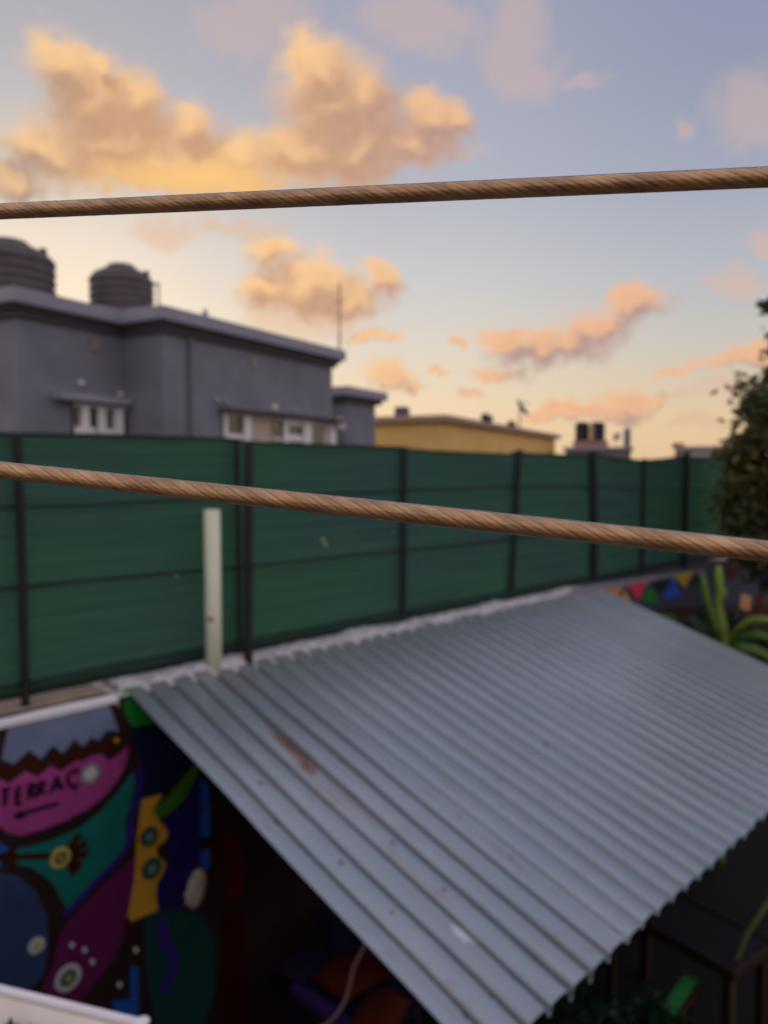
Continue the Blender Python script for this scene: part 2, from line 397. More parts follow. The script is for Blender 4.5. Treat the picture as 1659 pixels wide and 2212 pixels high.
brush([(-250, 1140), (0, 1132), (120, 1136), (330, 1128)], .035, P_brown, ly=2)
for e in ((500, 985), (545, 1050), (555, 1120), (515, 1200), (470, 1250)): brush([(400, 1140), (450, 1130 + (e[1] - 1130) * .35), e], .045, P_brown, ly=3)
brush([(500, 985), (550, 1050), (560, 1130)], .012, P_brown, ly=4)
for (x, y) in ((460, 1700), (540, 1732), (590, 1808), (870, 1732), (765, 1955)):
    patch([(x + 16 * cos(a * pi / 5), y + 20 * sin(a * pi / 5)) for a in range(10)], P_whitep, ly=3)
patch([(725 + 0, 385), (745, 365), (765, 385), (745, 405)], P_yell, ly=3)
# lettering TERRAC with cedilla, and the arrow under it
def lett(strokes, w=.0165):
    for st in strokes: brush(st, w * 1.25, P_black, z5, 3, seg=4)
lett([[(10, 1112), (60, 1103), (105, 1095)], [(58, 1105), (48, 1200), (44, 1280)]], .02)
lett([[(180, 1085), (178, 1170), (175, 1270)], [(182, 1088), (232, 1076)], [(180, 1170), (220, 1160)], [(176, 1268), (222, 1255)]], .019)
lett([[(310, 1050), (308, 1130), (305, 1215)], [(310, 1052), (350, 1045), (368, 1078), (345, 1115), (312, 1125)], [(325, 1122), (360, 1160), (392, 1190)]])
lett([[(412, 1030), (412, 1100), (410, 1180)], [(412, 1032), (455, 1020), (475, 1055), (450, 1090), (415, 1100)], [(425, 1100), (465, 1135), (498, 1150)]])
lett([[(545, 1145), (575, 1060), (612, 965)], [(612, 965), (645, 1040), (680, 1105)], [(565, 1088), (610, 1078), (655, 1062)]], .018)
lett([[(865, 910), (820, 895), (760, 925), (732, 985), (748, 1050), (800, 1075), (850, 1045)], [(800, 1075), (815, 1100), (795, 1115)]], .019)
brush([(640, 1250), (500, 1290), (350, 1335), (200, 1385)], .024, P_black, z5, 3)
patch([(135, 1390), (230, 1325), (262, 1425), (180, 1428)], P_black, z5, 3)
# painted zigzag bunting on the far end
def z7(x, y): return ((1400 + x / 3.19) / 1.1574, (1380 + y / 3.19) / 1.1574)
P_red = paint('red_paint', 205, 60, 85); P_tan = paint('tan_paint', 205, 150, 105); P_gold = paint('yellow_paint', 215, 175, 40); P_bunt_blue = paint('bright_blue_paint', 30, 90, 205)
P_grey = mat('grey_wall_paint', (.20, .20, .24), .9, var=.15); P_ora = paint('amber_paint', 205, 140, 70); P_mar = paint('maroon_paint', 90, 25, 50)
patch([(150, 250), (1150, 100), (1700, 20), (1700, 420), (1000, 430), (600, 480), (250, 450)], paint('dim_slate_paint', 62, 68, 88), z7, 1)
patch([(100, 285), (1150, 122), (1150, 190), (100, 340)], P_grey, z7, 2)
for tri, m_ in (([(300, 305), (492, 283), (450, 385), (330, 370)], P_ora), ([(512, 300), (465, 400), (590, 440)], P_tan), ([(535, 265), (690, 232), (622, 390)], P_red),
                ([(712, 252), (650, 395), (768, 395)], P_green), ([(705, 235), (895, 202), (795, 335)], P_navy), ([(895, 215), (815, 375), (972, 350)], P_bunt_blue),
                ([(912, 187), (1055, 152), (992, 285)], P_gold), ([(1075, 150), (1030, 270), (1130, 250)], P_navy), ([(1330, 60), (1430, 50), (1400, 210), (1330, 210)], P_mar),
                ([(1480, 60), (1600, 40), (1560, 180)], P_ora), ([(1440, 330), (1520, 350), (1510, 470), (1430, 450)], P_tan), ([(1560, 350), (1625, 330), (1620, 480), (1565, 500)], P_orange),
                ([(1610, 180), (1700, 150), (1700, 330), (1620, 320)], P_purp), ([(640, 470), (900, 500), (940, 590), (820, 580)], P_leaf)):
    patch(tri, m_, z7, 3)
mur.build('mural', wall)
# mosaic discs set into the wall
M_cer = [mat('white_ceramic', (.62, .62, .6), .3, var=.1, spec=.5), mat('yellow_ceramic', (.6, .45, .12), .3, spec=.5), mat('green_ceramic', (.03, .16, .12), .3, spec=.5),
         mat('grey_ceramic', (.25, .25, .28), .4), mat('black_ceramic', (.02, .03, .02), .4)]
def disc(x, y, r, rings, conv=z4):
    c = wl(*conv(x, y), 0); e = wl(*conv(x, y + r), 0); rr = abs(c.z - e.z); g = MB()
    Mx = Matrix.Translation((c.x, 0, c.z)) @ Matrix.Rotation(pi / 2, 4, 'X')
    for k, (f0, f1, m_) in enumerate(rings):   # each ring is set with small separate tiles
        nt_ = max(5, int(14 * f1))
        for a in range(nt_):
            a0 = 2 * pi * (a + .06) / nt_; a1 = 2 * pi * (a + .94) / nt_; h = .012 + .006 * (1 - f1)
            q = [(f0 * rr, a0), (f1 * rr, a0), (f1 * rr * 1.0, (a0 + a1) / 2), (f1 * rr, a1), (f0 * rr, a1)]
            top = [Mx @ Vector((t * cos(u), t * sin(u), h)) for t, u in q]; bot = [Mx @ Vector((t * cos(u) * 1.01, t * sin(u) * 1.01, .0)) for t, u in q]
            g.add(top + bot, [(0, 1, 2, 3, 4)] + [(i, i + 5, (i + 1) % 5 + 5, (i + 1) % 5) for i in range(5)], M_cer[m_])
    return g.build('mosaic_disc', wall)
disc(578, 600, 62, [(.0, .22, 1), (.22, .6, 0), (.62, 1, 3)])
disc(385, 1140, 64, [(0, .25, 1), (.27, .55, 4), (.57, 1, 1)])
disc(955, 1005, 60, [(0, .3, 3), (.32, .7, 2), (.7, 1, 4)]); disc(972, 1210, 66, [(0, .3, 3), (.32, .7, 2), (.7, 1, 4)])
disc(232, 1705, 50, [(0, .4, 1), (.42, 1, 0)]); disc(435, 1912, 82, [(0, .25, 1), (.27, .62, 2), (.66, 1, 0)])
# pale plaster lump
c = wl(*z4(1255, 1345), 0); g = MB(); vs = []; fs = []; nn = 14
for i in range(nn):
    for j in range(nn):
        u, v = i / (nn - 1) * 2 - 1, j / (nn - 1) * 2 - 1; r_ = u * u + v * v
        k = max(0, 1 - r_) ** .5 * .04
        ang = noise.noise(Vector((u * 2, v * 2, 5))) * .3
        vs.append((c.x + (u + ang) * .075, -.004 - k, c.z + (v * 1.0 + ang * .5) * .125 + u * .03))
for i in range(nn - 1):
    for j in range(nn - 1):
        u, v = (i + .5) / (nn - 1) * 2 - 1, (j + .5) / (nn - 1) * 2 - 1
        if u * u + v * v < 1.02: a = i * nn + j; fs.append((a, a + 1, a + nn + 1, a + nn))
g.add(vs, fs, P_cream); o = g.build('plaster_lump', wall, smooth=True); o['label'] = 'pale lumpy plaster patch on the purple paint'

# ------------------------------------------------------------------ corrugated canopy roof
ZR, SL, T0, T1 = -1.345, .31, -.085, 2.768
S0, S1 = 2.205, 8.03
PIT = .1645
def roof_z(t): return ZR - SL * (t - T0)
def on_roof(x, y):
    d = ray(x, y)                           # t = (X-Y+C)/sqrt2
    Y = (ZR + SL * T0 - SL * C / q2) / (d.z + SL * (d.x - 1) / q2); p = d * Y
    return ((p.x + p.y) / q2, (p.x - p.y + C) / q2, p.z)
canopy = empty('canopy_roof', W0, 'grey corrugated metal canopy roof sloping down from the mural wall', 'roof', rz=RZ)
M_tin = bpy.data.materials.new('galvanised_sheet'); M_tin.use_nodes = True
def tin():
    t = M_tin.node_tree; b = t.nodes['Principled BSDF']; tc = t.nodes.new('ShaderNodeTexCoord')
    def nz(s, st=(1, 1, 1), d=4):
        mp = t.nodes.new('ShaderNodeMapping'); mp.inputs['Scale'].default_value = st; t.links.new(tc.outputs['Object'], mp.inputs[0])
        n = t.nodes.new('ShaderNodeTexNoise'); n.inputs['Scale'].default_value = s; n.inputs['Detail'].default_value = d; t.links.new(mp.outputs[0], n.inputs[0]); return n.outputs[0]
    def mr(v, a, b_, lo=0, hi=1):
        n = t.nodes.new('ShaderNodeMapRange'); t.links.new(v, n.inputs[0]); n.inputs[1].default_value = a; n.inputs[2].default_value = b_; n.inputs[3].default_value = lo; n.inputs[4].default_value = hi; return n.outputs[0]
    def mix(f, a, c):
        n = t.nodes.new('ShaderNodeMix'); n.data_type = 'RGBA'; t.links.new(f, n.inputs[0])
        for i, v in ((6, a), (7, c)):
            if isinstance(v, tuple): n.inputs[i].default_value = v
            else: t.links.new(v, n.inputs[i])
        return n.outputs[2]
    c = mix(mr(nz(1.2), .35, .65), (.29, .335, .37, 1), (.345, .365, .39, 1))
    c = mix(mr(nz(5, (3, .5, 1)), .5, .75, 0, .5), c, (.33, .325, .31, 1))
    c = mix(mr(nz(1.0, (9, .35, 1), 3), .40, .62, 0, .35), c, (.24, .27, .30, 1))
    c = mix(mr(nz(14, (1, .3, 1), 6), .60, .75, 0, .4), c, (.25, .17, .12, 1))
    # rust streaks at fixed places along the sheet
    sep = t.nodes.new('ShaderNodeSeparateXYZ'); t.links.new(tc.outputs['Object'], sep.inputs[0])
    for (px, py, ls, lt, k) in ((634, 1622, .034, .18, .95), (664, 1661, .028, .06, .9001), (585, 1570, .018, .20, .4), (700, 1705, .02, .25, .25), (848, 1840, .02, .07, .2), (955, 1935, .02, .05, .2), (1000, 2018, .035, .05, .9), (760, 1735, .02, .2, .3), (900, 1890, .012, .2, .15), (480, 1560, .02, .15, .25), (1090, 1850, .02, .15, .25)):
        s_, t_, _ = on_roof(px, py)
        v = t.nodes.new('ShaderNodeVectorMath'); v.operation = 'MULTIPLY_ADD'; t.links.new(tc.outputs['Object'], v.inputs[0])
        v.inputs[1].default_value = (1 / ls, 1 / lt, 0); v.inputs[2].default_value = (-s_ / ls, t_ / lt, 0)
        l = t.nodes.new('ShaderNodeVectorMath'); l.operation = 'LENGTH'; t.links.new(v.outputs[0], l.inputs[0])
        ad = t.nodes.new('ShaderNodeMath'); ad.operation = 'MULTIPLY_ADD'; t.links.new(nz(45), ad.inputs[0]); ad.inputs[1].default_value = 1.4; t.links.new(l.outputs['Value'], ad.inputs[2])
        c = mix(mr(ad.outputs[0], 2.1, 1.4, 0, k), c, (.24, .10, .05, 1) if k != .9 else (.7, .7, .7, 1))
    t.links.new(c, b.inputs['Base Color']); b.inputs['Metallic'].default_value = .6; b.inputs['Roughness'].default_value = .36
    bm = t.nodes.new('ShaderNodeBump'); bm.inputs['Strength'].default_value = .15; bm.inputs['Distance'].default_value = .01
    t.links.new(nz(8, (1, .4, 1)), bm.inputs['Height']); t.links.new(bm.outputs[0], b.inputs['Normal'])
tin()
prof = [(0, .0), (.05, -.010), (.09, -.030), (.12, -.034), (.20, -.034), (.23, -.030), (.27, -.010), (.32, .0), (.48, .003), (.64, .004), (.84, .003)]
xs = []
nr = int((S1 - S0) / PIT)
for i in range(nr):
    for (f, h) in prof: xs.append((S0 + (i + f + .62) * PIT, h, i))
xs = [(S0, .0, 0), (S0 + .05, .004, 0)] + xs + [(S1, 0, nr)]
xs = [x for x in xs if x[0] <= S1]
NT = 26; vs = []; fs = []
for j in range(NT + 1):
    t_ = T0 + (T1 - T0) * j / NT
    for (x, h, i) in xs:
        wv = .009 * noise.noise(Vector((x * 1.3, t_ * 1.1, 0))) + .002 * noise.noise(Vector((x * 6, t_ * 2, 4)))
        h = h * ((1.7 if i in (3, 4) else 1.25 if i < 6 else .82) if h < 0 else 1) + .0035 * ((max(0, i - 1) // 5) % 2)
        jag = (.012 * noise.noise(Vector((i * 3.1, 0, 9)))) if j == NT else 0
        vs.append((x + .007 * noise.noise(Vector((i * 1.7, t_ * 1.5, 2))), -(t_ + jag), roof_z(t_) + h + wv))
n_ = len(xs)
for j in range(NT):
    for i in range(n_ - 1): a = j * n_ + i; fs.append((a, a + n_, a + n_ + 1, a + 1))
g = MB(); g.add(vs, fs, M_tin); o = g.build('roof_sheet', canopy)
sm = o.modifiers.new('thick', 'SOLIDIFY'); sm.thickness = .0015; sm.offset = -1
M_beam = mat('dark_timber', (.045, .03, .022), .8, var=.3, stretch=(1, 6, 6))
M_screw = mat('rusty_screw', (.16, .09, .06), .7, metal=.3)
for t_ in (.15, 1.3, 2.55):
    g = MB(); z = roof_z(t_) - .04; g.box((S0 + .1, -t_ - .03, z - .07), (S1 - .05, -t_ + .03, z), M_beam); g.build('purlin', canopy)
for s_ in (3.9, 6.9):
    g = MB(); z = roof_z(1.3) - .112; g.box((s_ - .04, -1.34, GROUND), (s_ + .04, -1.26, z), M_beam); g.build('post', canopy)
for (px, py) in ((663, 1656), (557, 1695), (734, 1866), (844, 1824), (844, 1975), (955, 1926), (1180, 1610), (1230, 1710), (1075, 1690), (1320, 1830), (1110, 1850), (1000, 1760)):
    s_, t_, z = on_roof(px, py)
    k = round((s_ - S0) / PIT - .62 - .70); s_ = S0 + (k + .70 + .62) * PIT
    g = MB(); g.lathe([(.011, 0), (.011, .003), (.006, .004), (.006, .009), (.003, .011)], M_screw, 10, Matrix.Translation((s_, -t_, roof_z(t_) + .003)))
    g.build('roof_screw', canopy)
# mortar bedding the roof's top edge
M_mortar = mat('rough_white_mortar', (.46, .44, .45), .95, var=.15, scale=12, bump=.8, bscale=50, c2=(.30, .20, .14), c2scale=9, c2thr=(.6, .8))
nx, ny = 420, 10; vs = []; fs = []
for i in range(nx + 1):
    s_ = s_slab + .03 + (S1 - s_slab - .02) * i / nx; rib = ((s_ - S0) / PIT - .62) % 1.0
    amp = .5 + .8 * noise.noise(Vector((s_ * 2.2, 0, 7)))
    rib_h = .018 * sin(pi * min(1, max(0, (rib - .35) / .65))) if rib > .35 else -.004
    wide = .07 + .05 * noise.noise(Vector((s_ * 3.5, 3, 1))) + .02 * noise.noise(Vector((s_ * 14, 1, 1)))
    for j in range(ny + 1):
        v = j / ny; y = .30 - (.30 - (.075 - wide)) * v
        h = sin(pi * min(1, v * 1.05)) * (.02 + .045 * max(0, amp)) + rib_h * v + .010 * noise.noise(Vector((s_ * 9, y * 9, 1)))
        base = WT + .028 if y > .08 else roof_z(-y)
        if v < .001 or v > .999: h = -.012
        vs.append((s_, y, base + h))
for i in range(nx):
    for j in range(ny): a = i * (ny + 1) + j; fs.append((a, a + 1, a + ny + 2, a + ny + 1))
g = MB(); g.add(vs, fs, M_mortar); g.build('mortar_bed', wall, smooth=True)

# ------------------------------------------------------------------ shade net fence on the wall
NF = .235
fence = empty('shade_net_fence', W0, 'long green shade net fence on dark metal posts above the wall', 'fence', rz=RZ)
M_net = bpy.data.materials.new('green_shade_net'); M_net.use_nodes = True
def netm():
    t = M_net.node_tree; t.nodes.remove(t.nodes['Principled BSDF']); out = t.nodes['Material Output']
    tc = t.nodes.new('ShaderNodeTexCoord')
    def nz(s, st, d=4):
        mp = t.nodes.new('ShaderNodeMapping'); mp.inputs['Scale'].default_value = st; t.links.new(tc.outputs['Object'], mp.inputs[0])
        n = t.nodes.new('ShaderNodeTexNoise'); n.inputs['Scale'].default_value = s; n.inputs['Detail'].default_value = d; t.links.new(mp.outputs[0], n.inputs[0]); return n.outputs[0]
    r = t.nodes.new('ShaderNodeValToRGB'); t.links.new(nz(2.2, (.35, 1, 5)), r.inputs[0])
    r.color_ramp.elements[0].position = .3; r.color_ramp.elements[0].color = (.046, .104, .096, 1)
    r.color_ramp.elements[1].position = .72; r.color_ramp.elements[1].color = (.054, .120, .106, 1)
    r2 = t.nodes.new('ShaderNodeMapRange'); t.links.new(nz(.5, (1, 1, 1.5)), r2.inputs[0]); r2.inputs[1].default_value = .42; r2.inputs[2].default_value = .62
    mx = t.nodes.new('ShaderNodeMix'); mx.data_type = 'RGBA'; t.links.new(r2.outputs[0], mx.inputs[0]); t.links.new(r.outputs[0], mx.inputs[6]); mx.inputs[7].default_value = (.048, .135, .082, 1)
    d = t.nodes.new('ShaderNodeBsdfDiffuse'); tr = t.nodes.new('ShaderNodeBsdfTranslucent')
    t.links.new(mx.outputs[2], d.inputs[0]); t.links.new(mx.outputs[2], tr.inputs[0])
    ms = t.nodes.new('ShaderNodeMixShader'); ms.inputs[0].default_value = .35; t.links.new(d.outputs[0], ms.inputs[1]); t.links.new(tr.outputs[0], ms.inputs[2])
    t.links.new(ms.outputs[0], out.inputs[0])
    bm = t.nodes.new('ShaderNodeBump'); bm.inputs['Strength'].default_value = .9; bm.inputs['Distance'].default_value = .05
    t.links.new(nz(3, (.25, 1, 6)), bm.inputs['Height']); t.links.new(bm.outputs[0], d.inputs['Normal'])
netm()
M_post = mat('black_steel', (.012, .013, .014), .6, var=.3, spec=.3)
M_hem = mat('dark_net_hem', (.010, .028, .020), .9)
top = [(-700, 930), (0, 937), (250, 940), (500, 948), (537, 955), (740, 962), (873, 967), (885, 971), (950, 975), (1105, 982), (1122, 973), (1140, 980), (1200, 982), (1283, 983), (1300, 983), (1330, 989), (1390, 995), (1440, 991), (1484, 984), (1500, 988), (1640, 991), (1900, 993)]
tp = [wl(x, y, NF) for x, y in top]
def topz(s):
    for a, b in zip(tp, tp[1:]):
        if a.x <= s <= b.x: k = (s - a.x) / (b.x - a.x); return a.z + (b.z - a.z) * k
    return tp[0].z if s < tp[0].x else tp[-1].z
posts = [(-420, 940, -395, 1600, 16), (37, 940, 55, 1525, 16), (511, 950, 518, 1418, 11), (873, 967, 870, 1340, 12), (1122, 974, 1103, 1290, 11), (1282, 977, 1284, 1262, 15), (1392, 992, 1387, 1230, 8), (1484, 977, 1477, 1225, 12), (1800, 985, 1790, 1190, 12)]
bays = [tp[0].x + .2] + [wl((a + c_) / 2, (b + d_) / 2, NF).x for a, b, c_, d_, w in posts] + [tp[-1].x]
NB = -1.35
for b0, b1 in zip(bays, bays[1:]):
    nx = max(6, int((b1 - b0) / .08)); nz_ = 26; vs = []; fs = []
    for i in range(nx + 1):
        s_ = b0 + (b1 - b0) * i / nx; u = i / nx; tz = topz(s_)
        for j in range(nz_ + 1):
            v = j / nz_; z = NB + (tz - NB) * v
            belly = .004 * sin(s_ * 37 + 2 * sin(z * 3)) + .035 * sin(pi * u) * sin(pi * ((v * 3) % 1.0)) + .02 * noise.noise(Vector((s_ * 1.5, z * 5, 0))) * sin(pi * u)
            vs.append((s_, NF + .02 + belly, z))
    for i in range(nx):
        for j in range(nz_): a = i * (nz_ + 1) + j; fs.append((a, a + nz_ + 1, a + nz_ + 2, a + 1))
    g = MB(); g.add(vs, fs, M_net)
    pnt = []                                # folded hem along the top
    for i in range(nx + 1):
        s_ = b0 + (b1 - b0) * i / nx; pnt.append((s_, NF + .018, topz(s_) + .004 * noise.noise(Vector((s_ * 8, 0, 0)))))
    g.tube(pnt, .011, M_hem, 6)
    pnt = [(b0 + (b1 - b0) * i / nx, NF + .01, NB + .05 + .006 * noise.noise(Vector((b0 + i * .3, 0, 0)))) for i in range(nx + 1)]
    g.tube(pnt, .05, M_hem, 6)
    g.build('shade_net', fence, smooth=True)
for (x0, y0, x1, y1, w) in posts:
    a = wl(x0, y0, NF - .03); b = wl(x1, y1, NF - .03); s_m = (a.x + b.x) / 2
    Yd = to_world(a).y; r_ = w / 1659 * Yd / 2 * 1.15
    b.z = WT + .0; a.z += .01
    g = MB(); g.tube([b, (a + b) / 2 + Vector((.006, 0, 0)), a], r_, M_post, 10); g.build('post', fence)
a = wl(537, 952, .03); b = wl(536, 1432, .03); b.z = WT + .02
g = MB(); g.tube([b, a], .033, M_post, 14); g.lathe([(.052, 0), (.052, .008), (.03, .012)], M_post, 14, Matrix.Translation(b)); o = g.build('post', fence); o['label'] = 'thick black post standing on the front edge of the cement slab'
for pl, rr in (([(-700, 1130), (0, 1096), (50, 1094), (200, 1090), (400, 1079), (560, 1070), (829, 1061), (879, 1058), (1085, 1051), (1275, 1051), (1383, 1056), (1480, 1056), (1700, 1058), (1850, 1056)], .009),
               ([(-700, 1400), (0, 1273), (50, 1268), (350, 1239), (520, 1225), (829, 1193), (869, 1190), (1107, 1163), (1275, 1149), (1390, 1140), (1519, 1126), (1850, 1105)], .010)):
    g = MB(); g.tube([wl(x, y, NF - .005) for x, y in pl], rr, M_post, 8); g.build('rail', fence)
# torn spots in the net, the light showing through put in as pale patches
M_torn = mat('pale_torn_spot', (.5, .45, .38), .8)
for (x, y, s_) in ((698, 1165, .012), (703, 1176, .012), (380, 1245, .006), (850, 1147, .006)):
    g = MB(); c = wl(x, y, NF - .02); g.add([(c.x + s_ * cos(a * pi / 3) * (1 + .3 * (a % 2)), c.y, c.z + s_ * 1.3 * sin(a * pi / 3)) for a in range(6)], [tuple(range(6))], M_torn); g.build('torn_spot', fence)

# ------------------------------------------------------------------ white pipe on the slab
M_pvc = mat('aged_white_plastic', (.60, .62, .48), .5, var=.06, scale=5, c2=(.44, .42, .24), c2scale=1.3, c2thr=(.55, .9))
M_stain = mat('rust_stain', (.33, .17, .06), .8)
b = wl(462, 1436, .07); b.z = WT + .02; a = wl(459, 1101, .07)
r_ = 17.5 / 1659 * to_world(b).y
g = MB()
L_ = a.z - b.z
g.lathe([(r_, 0), (r_, L_ * .34), (r_ * 1.0, L_ * .345), (r_ * 1.0, L_), (r_ * .9, L_), (r_ * .9, L_ - .1)], M_pvc, 28)
loc = to_world(b); o = g.build('vent_pipe', smooth=False); o.location = loc
tag(o, 'upright white plastic pipe standing on the cement slab by the black post', 'pipe')
for p in o.data.polygons: p.use_smooth = len(p.vertices) == 4
g = MB(); g.lathe([(r_ + .002, 0), (r_ + .012, .004), (r_ + .016, -.006)], M_stain, 20, Matrix.Translation((0, 0, .012))); g.build('rusty_collar', o)
g = MB(); vs = []; fs = []
for j in range(6):
    for i in range(6):
        th = R(-125 + i * 11 - (j % 3) * 4); wv = (1 - abs(j - 2.5) / 4)
        vs.append(((r_ + .0012) * cos(th), (r_ + .0012) * sin(th), L_ * .335 + (j - 3) * .016 * wv))
for j in range(5):
    for i in range(5): k = j * 6 + i; fs.append((k, k + 1, k + 7, k + 6))
g.add(vs, fs, M_stain); o2 = g.build('rust_stain', o); o2['label'] = 'small rusty stain on the lower half of the pipe'

# ------------------------------------------------------------------ houses
M_hw = mat('grey_render', (.195, .20, .25), .9, var=.06, scale=1.2, bump=.1, c2=(.155, .155, .195), c2scale=1.1, c2thr=(.42, .68))
M_hf = mat('grey_fascia_paint', (.27, .27, .33), .85, var=.08, scale=2)
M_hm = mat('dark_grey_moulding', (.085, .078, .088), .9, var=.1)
M_wf = mat('white_window_paint', (.72, .72, .74), .5, var=.05)
M_glass = mat('dark_window_glass', (.035, .045, .042), .12, var=.2, spec=.5)
M_curt = mat('cream_curtain', (.50, .42, .36), .9, var=.08, stretch=(8, 8, .5))
M_int = mat('dark_room', (.02, .017, .015), .9)
M_lamp = mat('pale_fitting', (.62, .58, .46), .6)
def inset(poly, d):                         # right-angled footprint, counter-clockwise
    n = len(poly); out = []
    for i in range(n):
        p0, p1, p2 = Vector(poly[i - 1][:2]), Vector(poly[i][:2]), Vector(poly[(i + 1) % n][:2])
        e1 = (p1 - p0).normalized(); e2 = (p2 - p1).normalized()
        n1 = Vector((-e1.y, e1.x)); n2 = Vector((-e2.y, e2.x))
        out.append(p1 + n1 * d + n2 * d)
    return out
class Face:                                 # a wall plane: a along, z up, o outwards
    def __init__(s, A, B):
        s.A = Vector(A[:2]); s.d = (Vector(B[:2]) - s.A).normalized(); s.n = Vector((s.d.y, -s.d.x))
        if s.n.dot(-s.A) < 0: s.n = -s.n
    def px(s, x, y, o=0):
        r = ray(x, y); r2 = Vector((r.x, r.y)); t = (s.A + s.n * o).dot(s.n) / r2.dot(s.n)
        p = r * t; return (Vector((p.x, p.y)) - s.A).dot(s.d), p.z
    def w(s, a, o, z): p = s.A + s.d * a + s.n * o; return Vector((p.x, p.y, z))
    def box(s, mb, a0, a1, z0, z1, o0, o1, m):
        vs = [s.w(a, o, z) for z in (z0, z1) for a, o in ((a0, o0), (a1, o0), (a1, o1), (a0, o1))]
        mb.add(vs, [(0, 1, 2, 3), (4, 7, 6, 5), (0, 4, 5, 1), (1, 5, 6, 2), (2, 6, 7, 3), (3, 7, 4, 0)], m)

YA = 14.0
A = atY(350, 657, YA); ZC = A.z
B = onZ(748, 758, ZC); d1 = Vector((B.x - A.x, B.y - A.y)).normalized(); d2 = Vector((-d1.y, d1.x))
A2 = Vector(A[:2]); B2 = Vector(B[:2])
I_ = onZ(254, 668, ZC); a_len = (Vector(I_[:2]) - A2).dot(d2); I2 = A2 + d2 * a_len
D_ = onZ(20, 617, ZC); D2 = I2 - d1 * (-(Vector(D_[:2]) - I2).dot(d1))
E2 = D2 + d2 * 7; G2 = E2 + d1 * ((B2 - D2).dot(d1)); 
foot = [B2, G2, E2, D2, I2, A2]             # counter-clockwise check below
def ccw(p):
    a = sum(p[i][0] * p[(i + 1) % len(p)][1] - p[(i + 1) % len(p)][0] * p[i][1] for i in range(len(p)))
    return p if a > 0 else p[::-1]
foot = ccw(foot)
HB = Vector((A2.x, A2.y, GROUND))
house = empty('grey_house', HB, 'large grey rendered flat roofed house behind the green fence with two roof tanks', 'house')
OV = .26
wallp = inset(foot, OV)
g = MB(); g.prism(wallp, GROUND, ZC - .30, M_hw); shift(g, HB).build('wall', house)
g = MB(); g.prism(foot, ZC - .25, ZC, M_hf); o = shift(g, HB).build('roof_slab', house, bevel=.02)
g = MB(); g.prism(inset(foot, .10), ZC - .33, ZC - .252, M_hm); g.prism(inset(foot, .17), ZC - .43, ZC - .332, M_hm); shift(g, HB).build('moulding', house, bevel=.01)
wA = None
def wcorner(p): return min(wallp, key=lambda q: (Vector(q[:2]) - Vector(p[:2])).length)
FR = Face(wcorner(A2), wcorner(B2)); FL = Face(wcorner(I2), wcorner(D2))
def window(F, px0, px1, ytop0, ybot, cols, name='window', par=house, org=HB, kinds=None, midrail=None):
    a0, zt = F.px(px0, ytop0); a1, _ = F.px(px1, ytop0)
    _, zb = F.px(px0, ybot)
    if a0 > a1: a0, a1 = a1, a0
    g = MB(); F.box(g, a0, a1, zb, zt, -.10, .012, M_int); f = shift(g, org).build(name, par)
    return f, a0, a1, zb, zt
# right hand window of the long wall: frame, casements, curtain
def mk_window(F, spans, head, sill, cols, mids, par=house, org=HB):
    g = MB(); F.box(g, spans[0], spans[1], sill, head, .004, .014, M_int)
    F.box(g, spans[0], spans[1], head - .06, head, .016, .07, M_wf); F.box(g, spans[0], spans[1], sill - .06, sill, .0, .10, M_wf)
    f = shift(g, org).build('window', par)
    for (a, w, prj) in cols:
        g = MB(); F.box(g, a - w / 2, a + w / 2, sill, head - .062, .018, .018 + prj, M_wf); shift(g, org).build('mullion', f)
    for (b0, b1, zz, hh, kind) in mids:
        g = MB()
        if kind == 'bar': F.box(g, b0, b1, zz - hh / 2, zz + hh / 2, .02, .05, M_wf); shift(g, org).build('glazing_bar', f)
        elif kind == 'glass': F.box(g, b0, b1, zz - hh / 2, zz + hh / 2, .016, .022, M_glass); shift(g, org).build('pane', f)
        else: F.box(g, b0, b1, zz - hh / 2, zz + hh / 2, .016, .024, M_curt); shift(g, org).build('curtain', f)
    return f
def A_(F, x, y): return F.px(x, y)[0]
headR = FR.px(490, 890)[1]; sillR = headR - 1.25
y0 = 930
cR = [A_(FR, x, y0) for x in (484, 527, 585, 613, 657, 713)]
hm = (headR + sillR) / 2; HH = headR - sillR - .08
mk_window(FR, (cR[0] - .08, cR[-1] + .12), headR, sillR,
          [(cR[0], .10, .05), (cR[1], .20, .10), (cR[3], .16, .06), (cR[4], .30, .10), (cR[5], .26, .08)],
          [(cR[0] + .06, cR[1] - .1, hm, HH, 'glass'), (cR[0], cR[1], headR - .50, .12, 'bar'), (cR[1] + .1, cR[2] - .02, hm, HH, 'curtain'), (cR[2], cR[3], hm, HH, 'glass'), (cR[2], cR[3], headR - .5, .05, 'bar'),
           (cR[3], cR[4], hm, HH, 'glass'), (cR[3], cR[4], headR - .45, .16, 'bar'), (cR[3], cR[4], headR - .1, .14, 'bar'), (cR[4] + .15, (cR[4] + cR[5]) / 2 + .15, hm, HH, 'glass'), ((cR[4] + cR[5]) / 2 + .2, cR[5], hm, HH, 'curtain')])
headL = FL.px(180, 872)[1]; sillL = headL - 1.25
cL = [A_(FL, x, 900) for x in (158, 178, 216, 248)]
sg = 1 if cL[-1] > cL[0] else -1
hml = (headL + sillL) / 2
